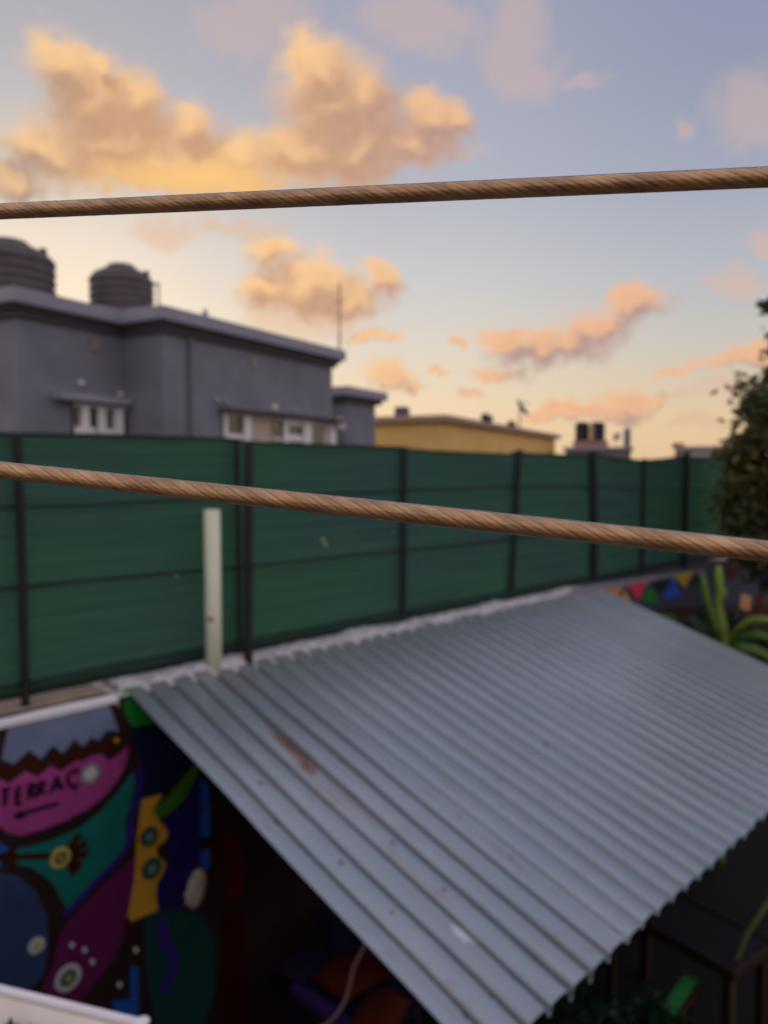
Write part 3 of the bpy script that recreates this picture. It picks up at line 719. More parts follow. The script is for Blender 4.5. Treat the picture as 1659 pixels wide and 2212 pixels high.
mk_window(FL, (min(cL) - .3, max(cL) + .04), headL, sillL,
          [(cL[1], .17, .08), (cL[2], .20, .05), (cL[3], .18, .12)],
          [(min(cL[0], cL[1]) - .22, max(cL[0], cL[1]), hml, HH, 'glass'), (min(cL[0], cL[1]) - .25, max(cL[0], cL[1]), headL - .48, .12, 'bar'), (min(cL[2], cL[3]), max(cL[2], cL[3]), hml, HH, 'glass'),
           (min(cL[2], cL[3]), max(cL[2], cL[3]), headL - .5, .12, 'bar'), (min(cL[1], cL[2]), max(cL[1], cL[2]), hml, HH, 'glass')])
# concrete canopies over the windows
def canopy_box(F, x0, x1, y, th, prj, m):
    a0 = A_(F, x0, y); a1 = A_(F, x1, y); z = F.px(x0, y)[1]
    if a0 > a1: a0, a1 = a1, a0; z = F.px(x0, y)[1]
    g = MB(); F.box(g, a0, a1, z - th, z, .0, prj, m); return shift(g, HB).build('window_canopy', house, bevel=.01)
def canopy_z(F, x0, x1, z, th, prj, m):
    a0 = A_(F, x0, 880); a1 = A_(F, x1, 900)
    if a0 > a1: a0, a1 = a1, a0
    g = MB(); F.box(g, a0, a1, z, z + th, .0, prj, m); return shift(g, HB).build('window_canopy', house, bevel=.01)
canopy_z(FL, 112, 262, headL + .02, .12, .30, M_hf)
canopy_z(FR, 470, 722, headR + .0, .07, .32, M_hm)
def fitting(F, x, y, r, name, m, square=False):
    a, z = F.px(x, y, .04); g = MB()
    if square: F.box(g, a - r, a + r, z - r, z + r, .0, .03, m)
    else:
        c = F.w(a, 0, z); q = Vector((F.n.x, F.n.y, 0)).to_track_quat('Z', 'Y').to_matrix().to_4x4()
        g.lathe([(r, 0), (r, .03), (r * .8, .06), (r * .3, .08)], m, 18, Matrix.Translation(c) @ q)
    shift(g, HB).build(name, house)
fitting(FL, 177, 828, .06, 'wall_lamp', M_lamp); fitting(FR, 595, 881, .085, 'wall_lamp', M_lamp); fitting(FR, 640, 889, .08, 'wall_lamp', M_hf)
fitting(FR, 470, 866, .07, 'wall_lamp', M_hf); fitting(FR, 487, 867, .06, 'wall_lamp', M_hf)
fitting(FR, 551, 785, .10, 'air_vent', mat('vent_grey', (.26, .25, .25), .8), True); fitting(FL, 207, 745, .10, 'air_vent', mat('vent_faded', (.22, .20, .21), .8), True)
fitting(FL, 262, 852, .05, 'wall_lamp', M_lamp)
M_dpipe = mat('grey_downpipe', (.155, .155, .19), .8)
a = A_(FR, 408, 800); g = MB(); g.tube([FR.w(a, .05, GROUND), FR.w(a, .05, ZC - .45)], .045, M_dpipe, 10); shift(g, HB).build('downpipe', house)
# left wing window seen only at the picture's edge
FE = Face(wcorner(D2), wcorner(E2))
# roof things
M_tank = mat('grey_brown_tank_plastic', (.085, .07, .078), .55, var=.12, scale=4)
def tank(px, pyt, Y, w_px, H, label, lid=1.0):
    top_p = atY(px, pyt, Y); r = w_px / 1659 * Y / 2; z0 = ZC + .005
    t = empty('water_tank', (top_p.x, top_p.y, z0), label, 'water tank', 'water tanks on the grey house roof')
    hb = H * .74; p = [(r * .97, 0), (r, .03)]
    nrib = 6
    for i in range(nrib):
        z = .06 + (hb - .08) * i / nrib; st = (hb - .08) / nrib
        p += [(r, z), (r * .955, z + st * .25), (r * .955, z + st * .45), (r, z + st * .7)]
    p += [(r, hb), (r * .93, hb + H * .05)]
    g = MB(); g.lathe(p, M_tank, 40); g.build('tank_body', t, smooth=True)
    g = MB(); g.lathe([(r * .93, hb + H * .05), (r * .80, hb + H * .11), (r * .60, hb + H * .165), (r * .42, hb + H * .19)], M_tank, 40); g.build('shoulder', t, smooth=True)
    g = MB(); g.lathe([(r * .45, H * .915), (r * .45, H * .955), (r * .40, H * .985), (r * .2, H)], M_tank, 28); g.build('lid', t, smooth=False)
    for sgn in (-1, 1):
        g = MB(); g.box((sgn * r * .80 - .05, -.07, H * .80), (sgn * r * .80 + .05, .07, H * .90), M_tank); g.build('lifting_lug', t, bevel=.02)
    return t
zt1 = atY(262, 572, 16.6)
tank(262, 572, 16.6, 133, zt1.z - ZC, 'squat ribbed grey water tank on the grey roof left of the roof step')
zt2 = atY(18, 520, 15.4)
tank(18, 520, 15.4, 185, zt2.z - ZC, 'tall dark ribbed water tank cut off by the left edge of the photo')
M_pole = mat('brown_pole', (.60, .36, .24), .8)
p0 = atY(733, 612, 20.4); g = MB(); g.lathe([(.035, 0), (.035, .6), (.026, .62), (.026, p0.z - ZC)], M_pole, 8); g.box((-.12, -.01, p0.z - ZC - .5), (.12, .01, p0.z - ZC - .47), M_pole)
o = g.build('antenna_pole'); o.location = (p0.x, p0.y, ZC + .004); tag(o, 'thin brown antenna pole rising behind the right end of the grey roof', 'antenna pole')
p0 = atY(342, 610, 16.3); g = MB(); g.lathe([(.02, 0), (.02, p0.z - ZC)], M_tank, 8); g.box((-.10, -.01, p0.z - ZC - .06), (.02, .01, p0.z - ZC - .02), M_tank)
o = g.build('overflow_pipe'); o.location = (p0.x, p0.y, ZC + .004); tag(o, 'thin upright pipe beside the squat water tank', 'pipe')
p0 = atY(443, 668, 15.8); g = MB(); g.lathe([(.09, 0), (.10, .06), (.03, max(.1, p0.z - ZC))], M_hf, 12); o = g.build('roof_vent'); o.location = (p0.x, p0.y, ZC + .003)
tag(o, 'tiny vent cap on the grey roof edge right of the tanks', 'vent')

# small grey outbuilding behind the big house
P1 = atY(752, 833, 22.5); ZP = P1.z; Q1 = onZ(838, 849, ZP); e1 = Vector((Q1.x - P1.x, Q1.y - P1.y)).normalized(); e2 = Vector((-e1.y, e1.x))
f2 = ccw([Vector(P1[:2]), Vector(Q1[:2]), Vector(Q1[:2]) + e2 * 4, Vector(P1[:2]) + e2 * 4]); OB = Vector((P1.x, P1.y, GROUND))
ob = empty('outbuilding', OB, 'small grey flat roofed block behind the right end of the grey house', 'building')
g = MB(); g.prism(inset(f2, .30), GROUND, ZP - .36, M_hw); shift(g, OB).build('wall', ob)
g = MB(); g.prism(f2, ZP - .26, ZP, M_hf); shift(g, OB).build('roof_slab', ob, bevel=.02)
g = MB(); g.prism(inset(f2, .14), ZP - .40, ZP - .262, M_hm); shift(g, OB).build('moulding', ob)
# dish on the wall end
M_dish = mat('pale_dish', (.48, .40, .38), .6)
def dish(px, py, Y, r, label, face, m, zbase=None):
    c = atY(px, py, Y); q = Vector(face).normalized().to_track_quat('Z', 'Y').to_matrix().to_4x4()
    t = empty('satellite_dish', c, label, 'satellite dish')
    g = MB(); pr = [(r * f, .35 * r * f * f) for f in (.02, .3, .55, .8, 1)]; g.lathe(pr + [(r * 1.02, .35 * r - .01)] + [(r * f, .35 * r * f * f - .03) for f in (.8, .3)], m, 24, q); g.build('reflector', t, smooth=True)
    g = MB(); tip = q @ Vector((0, 0, r * .9)); low = q @ Vector((0, r * .9, r * .3)); g.tube([low, tip], r * .04, m, 6); g.lathe([(r * .08, -.04), (r * .08, .04)], m, 8, Matrix.Translation(tip)); g.build('feed_arm', t)
    g = MB(); back_ = q @ Vector((0, 0, -.03))
    if zbase is not None: g.tube([back_, back_ + Vector((0, 0, zbase - c.z))], r * .07, m, 8)
    else: g.tube([back_, back_ + Vector((-.35, .3, -.05))], r * .07, m, 8)
    g.build('mount', t); return t
wB = wcorner(B2); Yd = wB[1]
dish(733, 915, Yd - .05, .17, 'pale round satellite dish at the right end of the grey house wall', (.75, -.6, .25), M_dish)

# yellow house
M_yw = mat('yellow_render', (.72, .47, .16), .9, var=.06, scale=.8, c2=(.62, .40, .15), c2scale=.6)
M_yf = mat('brown_fascia', (.36, .24, .18), .85)
P1 = atY(965, 895, 30); ZY = P1.z; Q1 = onZ(1212, 939.5, ZY); e1 = Vector((Q1.x - P1.x, Q1.y - P1.y)).normalized(); e2 = Vector((-e1.y, e1.x))
le = 3.6
f3 = ccw([Vector(P1[:2]), Vector(Q1[:2]), Vector(Q1[:2]) + e2 * le, Vector(P1[:2]) + e2 * le]); YB = Vector((P1.x, P1.y, GROUND))
yh = empty('yellow_house', YB, 'low yellow flat roofed house with a brown roof edge behind the fence', 'house')
g = MB(); g.prism(inset(f3, .30), GROUND, ZY - .27, M_yw); shift(g, YB).build('wall', yh)
g = MB(); g.prism(f3, ZY - .26, ZY, M_yf); shift(g, YB).build('roof_slab', yh, bevel=.03)
M_dark = mat('dark_tank', (.06, .055, .06), .6)
def small_tank(px, yt, yb, w, Y, zb, label, cat='water tank', m=M_dark, name='water_tank', grp=None, lidf=.5):
    a = atY(px, yt, Y); r = w / 1659 * Y / 2; H = a.z - zb
    t = empty(name, (a.x, a.y, zb), label, cat, grp)
    g = MB(); g.lathe([(r * .96, 0), (r, H * .06), (r, H * .25), (r * .96, H * .3), (r, H * .35), (r, H * .6), (r * .96, H * .65), (r, H * .7), (r, H * .85), (r * .85, H * .92)], m, 24); g.build('tank_body', t, smooth=True)
    g = MB(); g.lathe([(r * .85, H * .925), (r * lidf, H * .97), (r * lidf * .8, H)], m, 24); g.build('lid', t); return t
small_tank(868, 879, 905, 34, 32, ZY + .002, 'small square looking dark tank on the left end of the yellow house roof', m=mat('brown_grey_tank', (.10, .085, .10), .6), lidf=.8)
# two low dark drums lying on the yellow roof
for k, (px, py, ln, lab) in enumerate(((1052, 900, 1.5, 'dark drum lying on the middle of the yellow house roof'), (1105, 911, .7, 'low dark bump of a drum lying below the roof dish'))):
    Y = 35 if k == 0 else 40; c = atY(px, py, Y); r = .5 * (c.z - ZY) + .0
    r = max(.18, (c.z - ZY) / 2)
    o_ = empty('drum', (c.x, c.y, ZY + .003), lab, 'drum'); g = MB(); q = Matrix.Translation((0, 0, r)) @ Matrix.Rotation(R(72 if k == 0 else 60), 4, 'Z') @ Matrix.Rotation(pi / 2, 4, 'Y')
    g.lathe([(r * .6, -ln / 2), (r, -ln / 2 + .1), (r, -.1), (r * .95, 0), (r, .1), (r, ln / 2 - .1), (r * .6, ln / 2)], M_dark, 20, q); g.build('shell', o_, smooth=True)
    g = MB(); g.lathe([(r * .25, 0), (r * .25, .08)], M_dark, 12, Matrix.Translation((0, 0, 2 * r - .02))); g.build('bung', o_)
dish(1124, 884, 39, .52, 'dark tilted satellite dish on the yellow house roof', (.9, -.15, .65), mat('dark_dish', (.10, .10, .11), .6), ZY)

# far dark house with twin tanks
M_fh = mat('dim_mauve_render', (.17, .145, .165), .9)
def block(name, x0, x1, yt, Y, dep, m, label, cat='house', cap=None):
    a = atY(x0, yt, Y); b_ = atY(x1, yt, Y); o_ = Vector((a.x, a.y, GROUND)); t = empty(name, o_, label, cat, rz=-atan((a.x + b_.x) / 2 / Y))
    g = MB(); g.box((0.15, .15, 0), (b_.x - a.x - .15, dep, a.z - GROUND - .18), m); g.build('wall', t)
    g = MB(); g.box((0, 0, a.z - GROUND - .178), (b_.x - a.x, dep + .1, a.z - GROUND), cap or m); g.build('roof_slab', t, bevel=.02)
    for k in range(2):
        w = (b_.x - a.x); g = MB(); x = w * (.25 + .45 * k); g.box((x, .12, 2.2), (x + .9, .148, 3.4), M_glass); f = g.build('window', t)
    return t, a
fh, fa = block('far_house', 1216, 1362, 966, 45, 8, M_fh, 'dim mauve flat roofed house with black tanks on top, right of the yellow house', cap=M_hf)
st = atY(1275, 952, 47); sx = st.x
stand = empty('tank_stand', (sx, 47, fa.z), 'pinkish brown stand carrying the twin black tanks on the far roof', 'stand')
M_brick = mat('dull_brick', (.30, .17, .13), .9)
g = MB(); g.box((-.95, -.5, 0), (.95, .5, st.z - fa.z), M_brick); g.build('plinth', stand, bevel=.02)
for k, (px, lab) in enumerate(((1258, 'left one of the two black tanks on the far roof'), (1291, 'right one of the two black tanks on the far roof, lidded'))):
    small_tank(px, 912, 951, 31, 47, st.z + .003, lab, m=mat('black_tank', (.015, .014, .017), .6), grp='twin black tanks', lidf=.85)
g = MB(); g.box((-.1, -.06, 0), (.1, .06, atY(1275, 913, 47).z - st.z), M_brick); o = g.build('brick_pier'); o.location = (sx - .02, 46.4, st.z + .004); tag(o, 'brown pier between the twin black tanks', 'pier')
small_tank(1355, 925, 968, 15, 46.5, fa.z + .003, 'narrow upright blue grey tank at the right end of the far dim house roof', m=mat('blue_grey_tank', (.14, .15, .19), .6), lidf=.8)
dish(1334, 945, 46, .28, 'small faint satellite dish left of the narrow blue grey tank', (-.8, -.5, .5), mat('pale_grey_dish', (.3, .28, .28), .6), fa.z)
fh2, fa2 = block('far_house', 1462, 1600, 964, 38, 7, mat('pale_far_render', (.36, .32, .32), .9), 'pale low house just showing over the fence beside the tree')
fh3, fa3 = block('far_house', 1452, 1476, 957, 41, 4, M_brick, 'small brown block left of the pale low far house')

# ------------------------------------------------------------------ foliage
def leaf_mat(name, c, tr=.35):
    ma = bpy.data.materials.new(name); ma.use_nodes = True; t = ma.node_tree; b = t.nodes['Principled BSDF']; b.inputs['Roughness'].default_value = .5
    tc = t.nodes.new('ShaderNodeTexCoord'); n = t.nodes.new('ShaderNodeTexNoise'); n.inputs['Scale'].default_value = 2.5; t.links.new(tc.outputs['Object'], n.inputs[0])
    r = t.nodes.new('ShaderNodeValToRGB'); r.color_ramp.elements[0].position = .35; r.color_ramp.elements[1].position = .65
    r.color_ramp.elements[0].color = (c[0] * .55, c[1] * .55, c[2] * .55, 1); r.color_ramp.elements[1].color = (*c, 1)
    t.links.new(n.outputs[0], r.inputs[0]); t.links.new(r.outputs[0], b.inputs['Base Color'])
    trn = t.nodes.new('ShaderNodeBsdfTranslucent'); t.links.new(r.outputs[0], trn.inputs[0]); ms = t.nodes.new('ShaderNodeMixShader'); ms.inputs[0].default_value = tr
    t.links.new(b.outputs[0], ms.inputs[1]); t.links.new(trn.outputs[0], ms.inputs[2]); t.links.new(ms.outputs[0], t.nodes['Material Output'].inputs[0])
    return ma
def leaves(blobs, n, size, mats, rnd):
    g = MB(); tot = sum(b[3] * b[4] * b[5] for b in blobs)
    for (cx, cy, cz, rx, ry, rz) in blobs:
        k = int(n * rx * ry * rz / tot)
        cl = [Vector((rnd.gauss(0, 1), rnd.gauss(0, 1), rnd.gauss(0, 1))).normalized() * rnd.uniform(.45, 1.0) for _ in range(max(5, k // 45))]
        for _ in range(k):
            c0 = rnd.choice(cl); p = c0 + Vector((rnd.gauss(0, .19), rnd.gauss(0, .19), rnd.gauss(0, .19)))
            P = Vector((cx + p.x * rx, cy + p.y * ry, cz + p.z * rz))
            ax = Vector((rnd.gauss(0, 1), rnd.gauss(0, 1), rnd.gauss(-.5, .8))).normalized(); sd_ = ax.cross(Vector((rnd.gauss(0, 1), rnd.gauss(0, 1), rnd.gauss(0, 1)))).normalized()
            l = size * rnd.uniform(.6, 1.3); w = l * .28; nn = ax.cross(sd_) * l * .12
            g.add([P, P + ax * l * .5 + sd_ * w - nn * .3, P + ax * l, P + ax * l * .5 - sd_ * w - nn * .3, P + ax * l * .5 + nn], [(0, 1, 4), (1, 2, 4), (2, 3, 4), (3, 0, 4)], mats[min(len(mats) - 1, int(abs(rnd.gauss(0, .9))))])
    return g
rnd = random.Random(3)
M_l1 = leaf_mat('dark_leaf', (.075, .095, .03), .4); M_l2 = leaf_mat('olive_leaf', (.22, .19, .045), .4); M_l3 = leaf_mat('rusty_leaf', (.38, .18, .045), .4)
M_bark = mat('bark', (.05, .04, .03), .95, bump=.8, bscale=20)
TY = 9.6
tb = atY(1830, 1100, TY); base = Vector((tb.x, TY, GROUND))
tree = empty('garden_tree', base, 'dark leafy tree with rusty tinged leaves at the right edge', 'tree')
g = MB(); cz = 0
trunk = [Vector((0, 0, 0)), Vector((.05, 0, 1.2)), Vector((-.05, .05, 2.3)), Vector((.0, 0, 3.4)), Vector((.15, 0, 4.6)), Vector((.2, 0, 5.6))]
g.tube(trunk, [.17, .14, .12, .10, .06, .02], M_bark, 10)
blobs = []
for (px, py, rpx, rpz) in ((1740, 1010, 160, 120), (1790, 860, 150, 130), (1850, 720, 150, 120), (1715, 1150, 130, 110), (1820, 1100, 170, 160), (1618, 975, 80, 42), (1640, 890, 85, 66), (1625, 1080, 75, 90), (1650, 1190, 80, 60), (1780, 1240, 130, 90), (1672, 1060, 70, 70)):
    c = atY(px, py, TY) - base; r_ = rpx / 1659 * TY; rz_ = rpz / 1659 * TY
    blobs.append((c.x, c.y + rnd.uniform(-.2, .2), c.z, r_, r_ * .9, rz_))
    a = min(trunk, key=lambda q: abs(q.z - c.z + .6)); g.tube([a, a.lerp(c, .5) + Vector((0, 0, .1)), c], [.05, .03, .012], M_bark, 6)
g.build('trunk', tree)
leaves(blobs, 21000, .135, [M_l1, M_l2, M_l3], rnd).build('crown', tree)
# overhanging sprays seen against the sky
for (px, py) in ((1652, 655), (1655, 745), (1640, 820)):
    c = atY(px + 25, py, TY) - base
    blobs2 = [(c.x, c.y, c.z, .14, .12, .10)]
    leaves(blobs2, 110, .12, [M_l1, M_l2], rnd).build('spray', tree)
# dark bush behind the roof corner
bb = atY(1500, 1380, 8.9); base = Vector((bb.x, 8.9, GROUND))
bush = empty('bush', base, 'dark green bush between the roof corner and the bright plant', 'bush')
M_l4 = leaf_mat('deep_green_leaf', (.012, .035, .010))
bl = []
for (px, py, rp) in ((1500, 1370, 38), (1530, 1330, 32), (1545, 1420, 60), (1610, 1400, 60), (1590, 1470, 80), (1480, 1420, 50)):
    c = atY(px, py, 8.9) - base; bl.append((c.x, c.y, c.z, rp / 1659 * 8.9, rp / 1659 * 8.9, rp / 1659 * 8.9))
leaves(bl, 2600, .10, [M_l4, M_l1], rnd).build('foliage', bush)
g = MB()
for k in range(5):
    c = Vector(bl[k][:3]); g.tube([(0, 0, 0), (c.x * .4, c.y, c.z * .5), c], [.04, .03, .01], M_bark, 6)
g.build('stem', bush)
# bright plant with upright rolled leaves and arching blades
PY_ = 8.4; M_bl = leaf_mat('bright_green_leaf', (.22, .33, .035), .25); M_bl2 = leaf_mat('mid_green_leaf', (.09, .19, .025), .25)
pb = atY(1562, 1405, PY_); base = Vector((pb.x, PY_, GROUND))
plant = empty('banana_plant', base, 'bright green plant with upright fleshy stalks and arching leaves beyond the roof corner', 'plant')
def L3(x, y, dy=0): return atY(x, y, PY_ + dy) - base
px_ = 1 / 1659 * PY_
g = MB(); g.tube([(0, 0, 0), (.03, 0, 1.2), L3(1563, 1440), L3(1564, 1395), L3(1562, 1360), L3(1553, 1320), L3(1552, 1295), L3(1560, 1280), L3(1554, 1262), L3(1552, 1240), L3(1553, 1222)], [.08, .07, 12 * px_, 11 * px_, 11 * px_, 10 * px_, 8 * px_, 13 * px_, 8 * px_, 9 * px_, 4 * px_], M_bl, 12); g.build('stalk', plant, smooth=True)
g = MB(); g.tube([L3(1560, 1400), L3(1542, 1345), L3(1528, 1300), L3(1520, 1262), L3(1517, 1235)], [9 * px_, 10 * px_, 8 * px_, 8 * px_, 4 * px_], M_bl2, 10); g.build('stalk', plant, smooth=True)
def blade(pts, wid, m, name='leaf'):
    P = [Vector(p) for p in pts]; vs = []; fs = []; n = len(P)
    Q = []
    for i in range(n - 1):
        for k in range(6): Q.append(P[i].lerp(P[i + 1], k / 6))
    Q.append(P[-1]); N2 = len(Q)
    for it in range(3): Q = [Q[0]] + [(Q[i - 1] + Q[i] * 2 + Q[i + 1]) / 4 for i in range(1, N2 - 1)] + [Q[-1]]
    for i, p in enumerate(Q):
        t = (Q[min(i + 1, N2 - 1)] - Q[max(i - 1, 0)]).normalized(); sd_ = t.cross(Vector((0, -1, .3))).normalized(); u = i / (N2 - 1)
        w = wid * (sin(pi * min(1, u * .9 + .1)) ** .6) * (1 + .08 * sin(i * 2.1)); up_ = Vector((0, .5, .8)) * w * .35
        vs += [p + sd_ * w + up_, p + sd_ * w * .5 + up_ * .4, p, p - sd_ * w * .5 + up_ * .4, p - sd_ * w + up_]
    for i in range(N2 - 1):
        for k in range(4): a = i * 5 + k; fs.append((a, a + 1, a + 6, a + 5))
    g = MB(); g.add(vs, fs, m); o = g.build(name, plant, smooth=True); s_ = o.modifiers.new('thick', 'SOLIDIFY'); s_.thickness = .004; return o
blade([L3(1572, 1392), L3(1590, 1362, -.1), L3(1622, 1340, -.2), L3(1660, 1338, -.3), L3(1720, 1360, -.4)], 7 * px_, M_bl)
blade([L3(1575, 1400), L3(1605, 1378, -.15), L3(1640, 1372, -.3), L3(1700, 1392, -.4)], 9 * px_, M_bl2)
blade([L3(1570, 1400), L3(1600, 1398, -.2), L3(1650, 1410, -.3), L3(1700, 1450, -.4)], 9 * px_, M_bl2)
blade([L3(1555, 1410), L3(1530, 1370, .1), L3(1500, 1345, .2), L3(1470, 1352, .3), L3(1440, 1380, .3)], 13 * px_, M_l4)

# ------------------------------------------------------------------ things in the dark under and beyond the canopy
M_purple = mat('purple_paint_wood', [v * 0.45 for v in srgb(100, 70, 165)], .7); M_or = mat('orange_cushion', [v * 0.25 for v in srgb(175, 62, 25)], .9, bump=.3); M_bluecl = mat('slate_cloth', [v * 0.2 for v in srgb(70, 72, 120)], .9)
def pxz(x, y, z): return onZ(x, y, z)
bz = -3.72
a = pxz(636, 2122, bz); b = pxz(800, 2238, bz)
ddx = Vector((b.x - a.x, b.y - a.y)).normalized(); ang = atan2(ddx.y, ddx.x); Lb = (b - a).length
bench = empty('bench', (a.x, a.y, GROUND), 'purple wooden bench with orange cushions in the dark under the tin roof', 'bench', rz=ang)
H = bz - GROUND
def bbx(name, p, q, m, bev=.006, par=bench):
    g = MB(); g.box(p, q, m); return g.build(name, par, bevel=bev)
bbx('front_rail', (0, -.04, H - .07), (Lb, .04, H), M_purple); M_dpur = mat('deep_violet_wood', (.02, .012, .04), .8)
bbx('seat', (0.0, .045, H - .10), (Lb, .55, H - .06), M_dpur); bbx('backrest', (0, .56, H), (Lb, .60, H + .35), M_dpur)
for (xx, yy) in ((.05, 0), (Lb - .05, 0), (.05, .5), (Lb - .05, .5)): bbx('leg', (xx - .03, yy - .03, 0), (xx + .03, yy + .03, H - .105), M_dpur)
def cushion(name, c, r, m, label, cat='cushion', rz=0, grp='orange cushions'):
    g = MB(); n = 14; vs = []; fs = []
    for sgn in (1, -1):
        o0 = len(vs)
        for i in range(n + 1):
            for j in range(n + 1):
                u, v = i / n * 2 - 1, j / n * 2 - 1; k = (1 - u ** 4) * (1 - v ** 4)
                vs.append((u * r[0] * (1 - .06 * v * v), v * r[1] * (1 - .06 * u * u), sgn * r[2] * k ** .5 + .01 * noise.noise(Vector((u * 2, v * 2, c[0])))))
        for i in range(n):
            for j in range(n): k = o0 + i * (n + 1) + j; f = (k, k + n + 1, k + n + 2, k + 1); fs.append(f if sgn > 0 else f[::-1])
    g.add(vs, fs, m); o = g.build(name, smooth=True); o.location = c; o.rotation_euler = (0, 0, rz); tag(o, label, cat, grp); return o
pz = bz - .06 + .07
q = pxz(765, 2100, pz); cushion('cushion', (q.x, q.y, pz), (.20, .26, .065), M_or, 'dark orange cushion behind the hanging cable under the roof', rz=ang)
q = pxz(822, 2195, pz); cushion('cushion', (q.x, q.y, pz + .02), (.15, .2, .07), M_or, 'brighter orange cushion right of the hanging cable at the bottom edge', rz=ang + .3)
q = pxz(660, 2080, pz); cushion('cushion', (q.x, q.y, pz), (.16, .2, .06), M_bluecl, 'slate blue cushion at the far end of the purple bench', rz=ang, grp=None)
M_cab = mat('pinkish_cable', (.30, .20, .17), .6)
cp = [atY(800, 2000, 4.1), atY(788, 2042, 4.1), atY(765, 2090, 4.08), atY(750, 2150, 4.05), atY(728, 2190, 4.0), atY(700, 2216, 4.0), atY(640, 2240, 4.0)]
sm_ = []
for i in range(len(cp) - 1):
    p0 = cp[max(i - 1, 0)]; p1 = cp[i]; p2 = cp[i + 1]; p3 = cp[min(i + 2, len(cp) - 1)]
    for k in range(6):
        t = k / 6; sm_.append(.5 * ((2 * p1) + (p2 - p0) * t + (2 * p0 - 5 * p1 + 4 * p2 - p3) * t * t + (3 * p1 - p0 - 3 * p2 + p3) * t ** 3))
lowz = sm_[-1] + Vector((-.2, 0, -.4))
g = MB(); g.tube(sm_ + [sm_[-1] + Vector((-.15, 0, -.15)), lowz], .009, M_cab, 8); l0 = Vector(sm_[0]); o = shift(g, l0).build('hanging_cable', smooth=True); o.location = l0
tag(o, 'thin pinkish cable hanging in a curve from the roof edge', 'cable')

# table and green bench right of the eaves
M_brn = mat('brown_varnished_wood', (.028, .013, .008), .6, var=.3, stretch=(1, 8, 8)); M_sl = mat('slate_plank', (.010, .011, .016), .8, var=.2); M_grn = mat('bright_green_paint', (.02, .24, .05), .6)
tz = -3.55
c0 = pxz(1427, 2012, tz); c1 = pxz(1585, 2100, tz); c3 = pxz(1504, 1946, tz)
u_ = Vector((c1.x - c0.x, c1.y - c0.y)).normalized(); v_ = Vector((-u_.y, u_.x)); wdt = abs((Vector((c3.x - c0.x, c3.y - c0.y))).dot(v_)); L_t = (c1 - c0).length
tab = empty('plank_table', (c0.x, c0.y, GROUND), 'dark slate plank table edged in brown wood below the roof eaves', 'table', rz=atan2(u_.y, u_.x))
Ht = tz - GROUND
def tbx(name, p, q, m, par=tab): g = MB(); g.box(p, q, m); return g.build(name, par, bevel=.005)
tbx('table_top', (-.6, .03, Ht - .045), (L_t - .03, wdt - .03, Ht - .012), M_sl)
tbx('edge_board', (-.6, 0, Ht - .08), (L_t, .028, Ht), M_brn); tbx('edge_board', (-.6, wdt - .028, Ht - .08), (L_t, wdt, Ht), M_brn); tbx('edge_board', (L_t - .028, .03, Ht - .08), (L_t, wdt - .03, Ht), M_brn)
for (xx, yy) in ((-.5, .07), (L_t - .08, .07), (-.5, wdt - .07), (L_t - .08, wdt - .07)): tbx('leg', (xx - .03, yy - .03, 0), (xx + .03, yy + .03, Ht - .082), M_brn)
gz = -3.75
a = pxz(1493, 2110, gz); b = pxz(1415, 2224, gz); dv = Vector((b.x - a.x, b.y - a.y)); Lg = dv.length
gb = empty('green_bench', (a.x, a.y, GROUND), 'bright green plank seat with a brown edge at the bottom right', 'bench', rz=atan2(dv.y, dv.x)); Hg = gz - GROUND
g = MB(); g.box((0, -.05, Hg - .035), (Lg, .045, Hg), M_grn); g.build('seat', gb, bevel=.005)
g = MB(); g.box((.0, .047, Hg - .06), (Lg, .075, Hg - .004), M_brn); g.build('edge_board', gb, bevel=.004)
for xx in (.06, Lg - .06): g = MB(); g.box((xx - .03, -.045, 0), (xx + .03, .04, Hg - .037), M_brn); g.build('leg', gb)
# leaning pole with a green painted top side
g = MB(); a = atY(1583, 2092, 5.4); b = atY(1612, 2018, 5.45); c = atY(1668, 1935, 5.6); e = atY(1720, 1860, 5.8)
g.tube([a + Vector((-.05, -.1, a.z * .0 + (GROUND - a.z))), a, b, c, e], [.02, .02, .022, .022, .02], mat('green_brown_branch', (.09, .11, .03), .9), 8)
l0 = Vector((a.x, a.y, GROUND)); o = shift(g, l0).build('leaning_branch', smooth=True); o.location = l0; tag(o, 'thin greenish brown branch leaning at the right edge below the roof', 'branch')
bb = atY(1330, 2240, 4.8); base = Vector((bb.x, 4.8, GROUND)); b3 = empty('low_shrub', base, 'very dark green shrub at the bottom edge right of the roof corner', 'shrub')
hz = bb.z - GROUND
leaves([(0, 0, hz, .30, .3, .14), (.35, .1, hz - .1, .25, .25, .2)], 700, .09, [leaf_mat('shade_leaf', (.015, .07, .02))], rnd).build('foliage', b3)
g = MB(); g.tube([(0, 0, 0), (.02, 0, hz * .6), (.05, 0, hz)], [.03, .02, .01], M_bark, 6); g.tube([(0, 0, .1), (.2, .05, hz * .6), (.35, .1, hz - .1)], [.02, .015, .008], M_bark, 6); g.build('stem', b3)

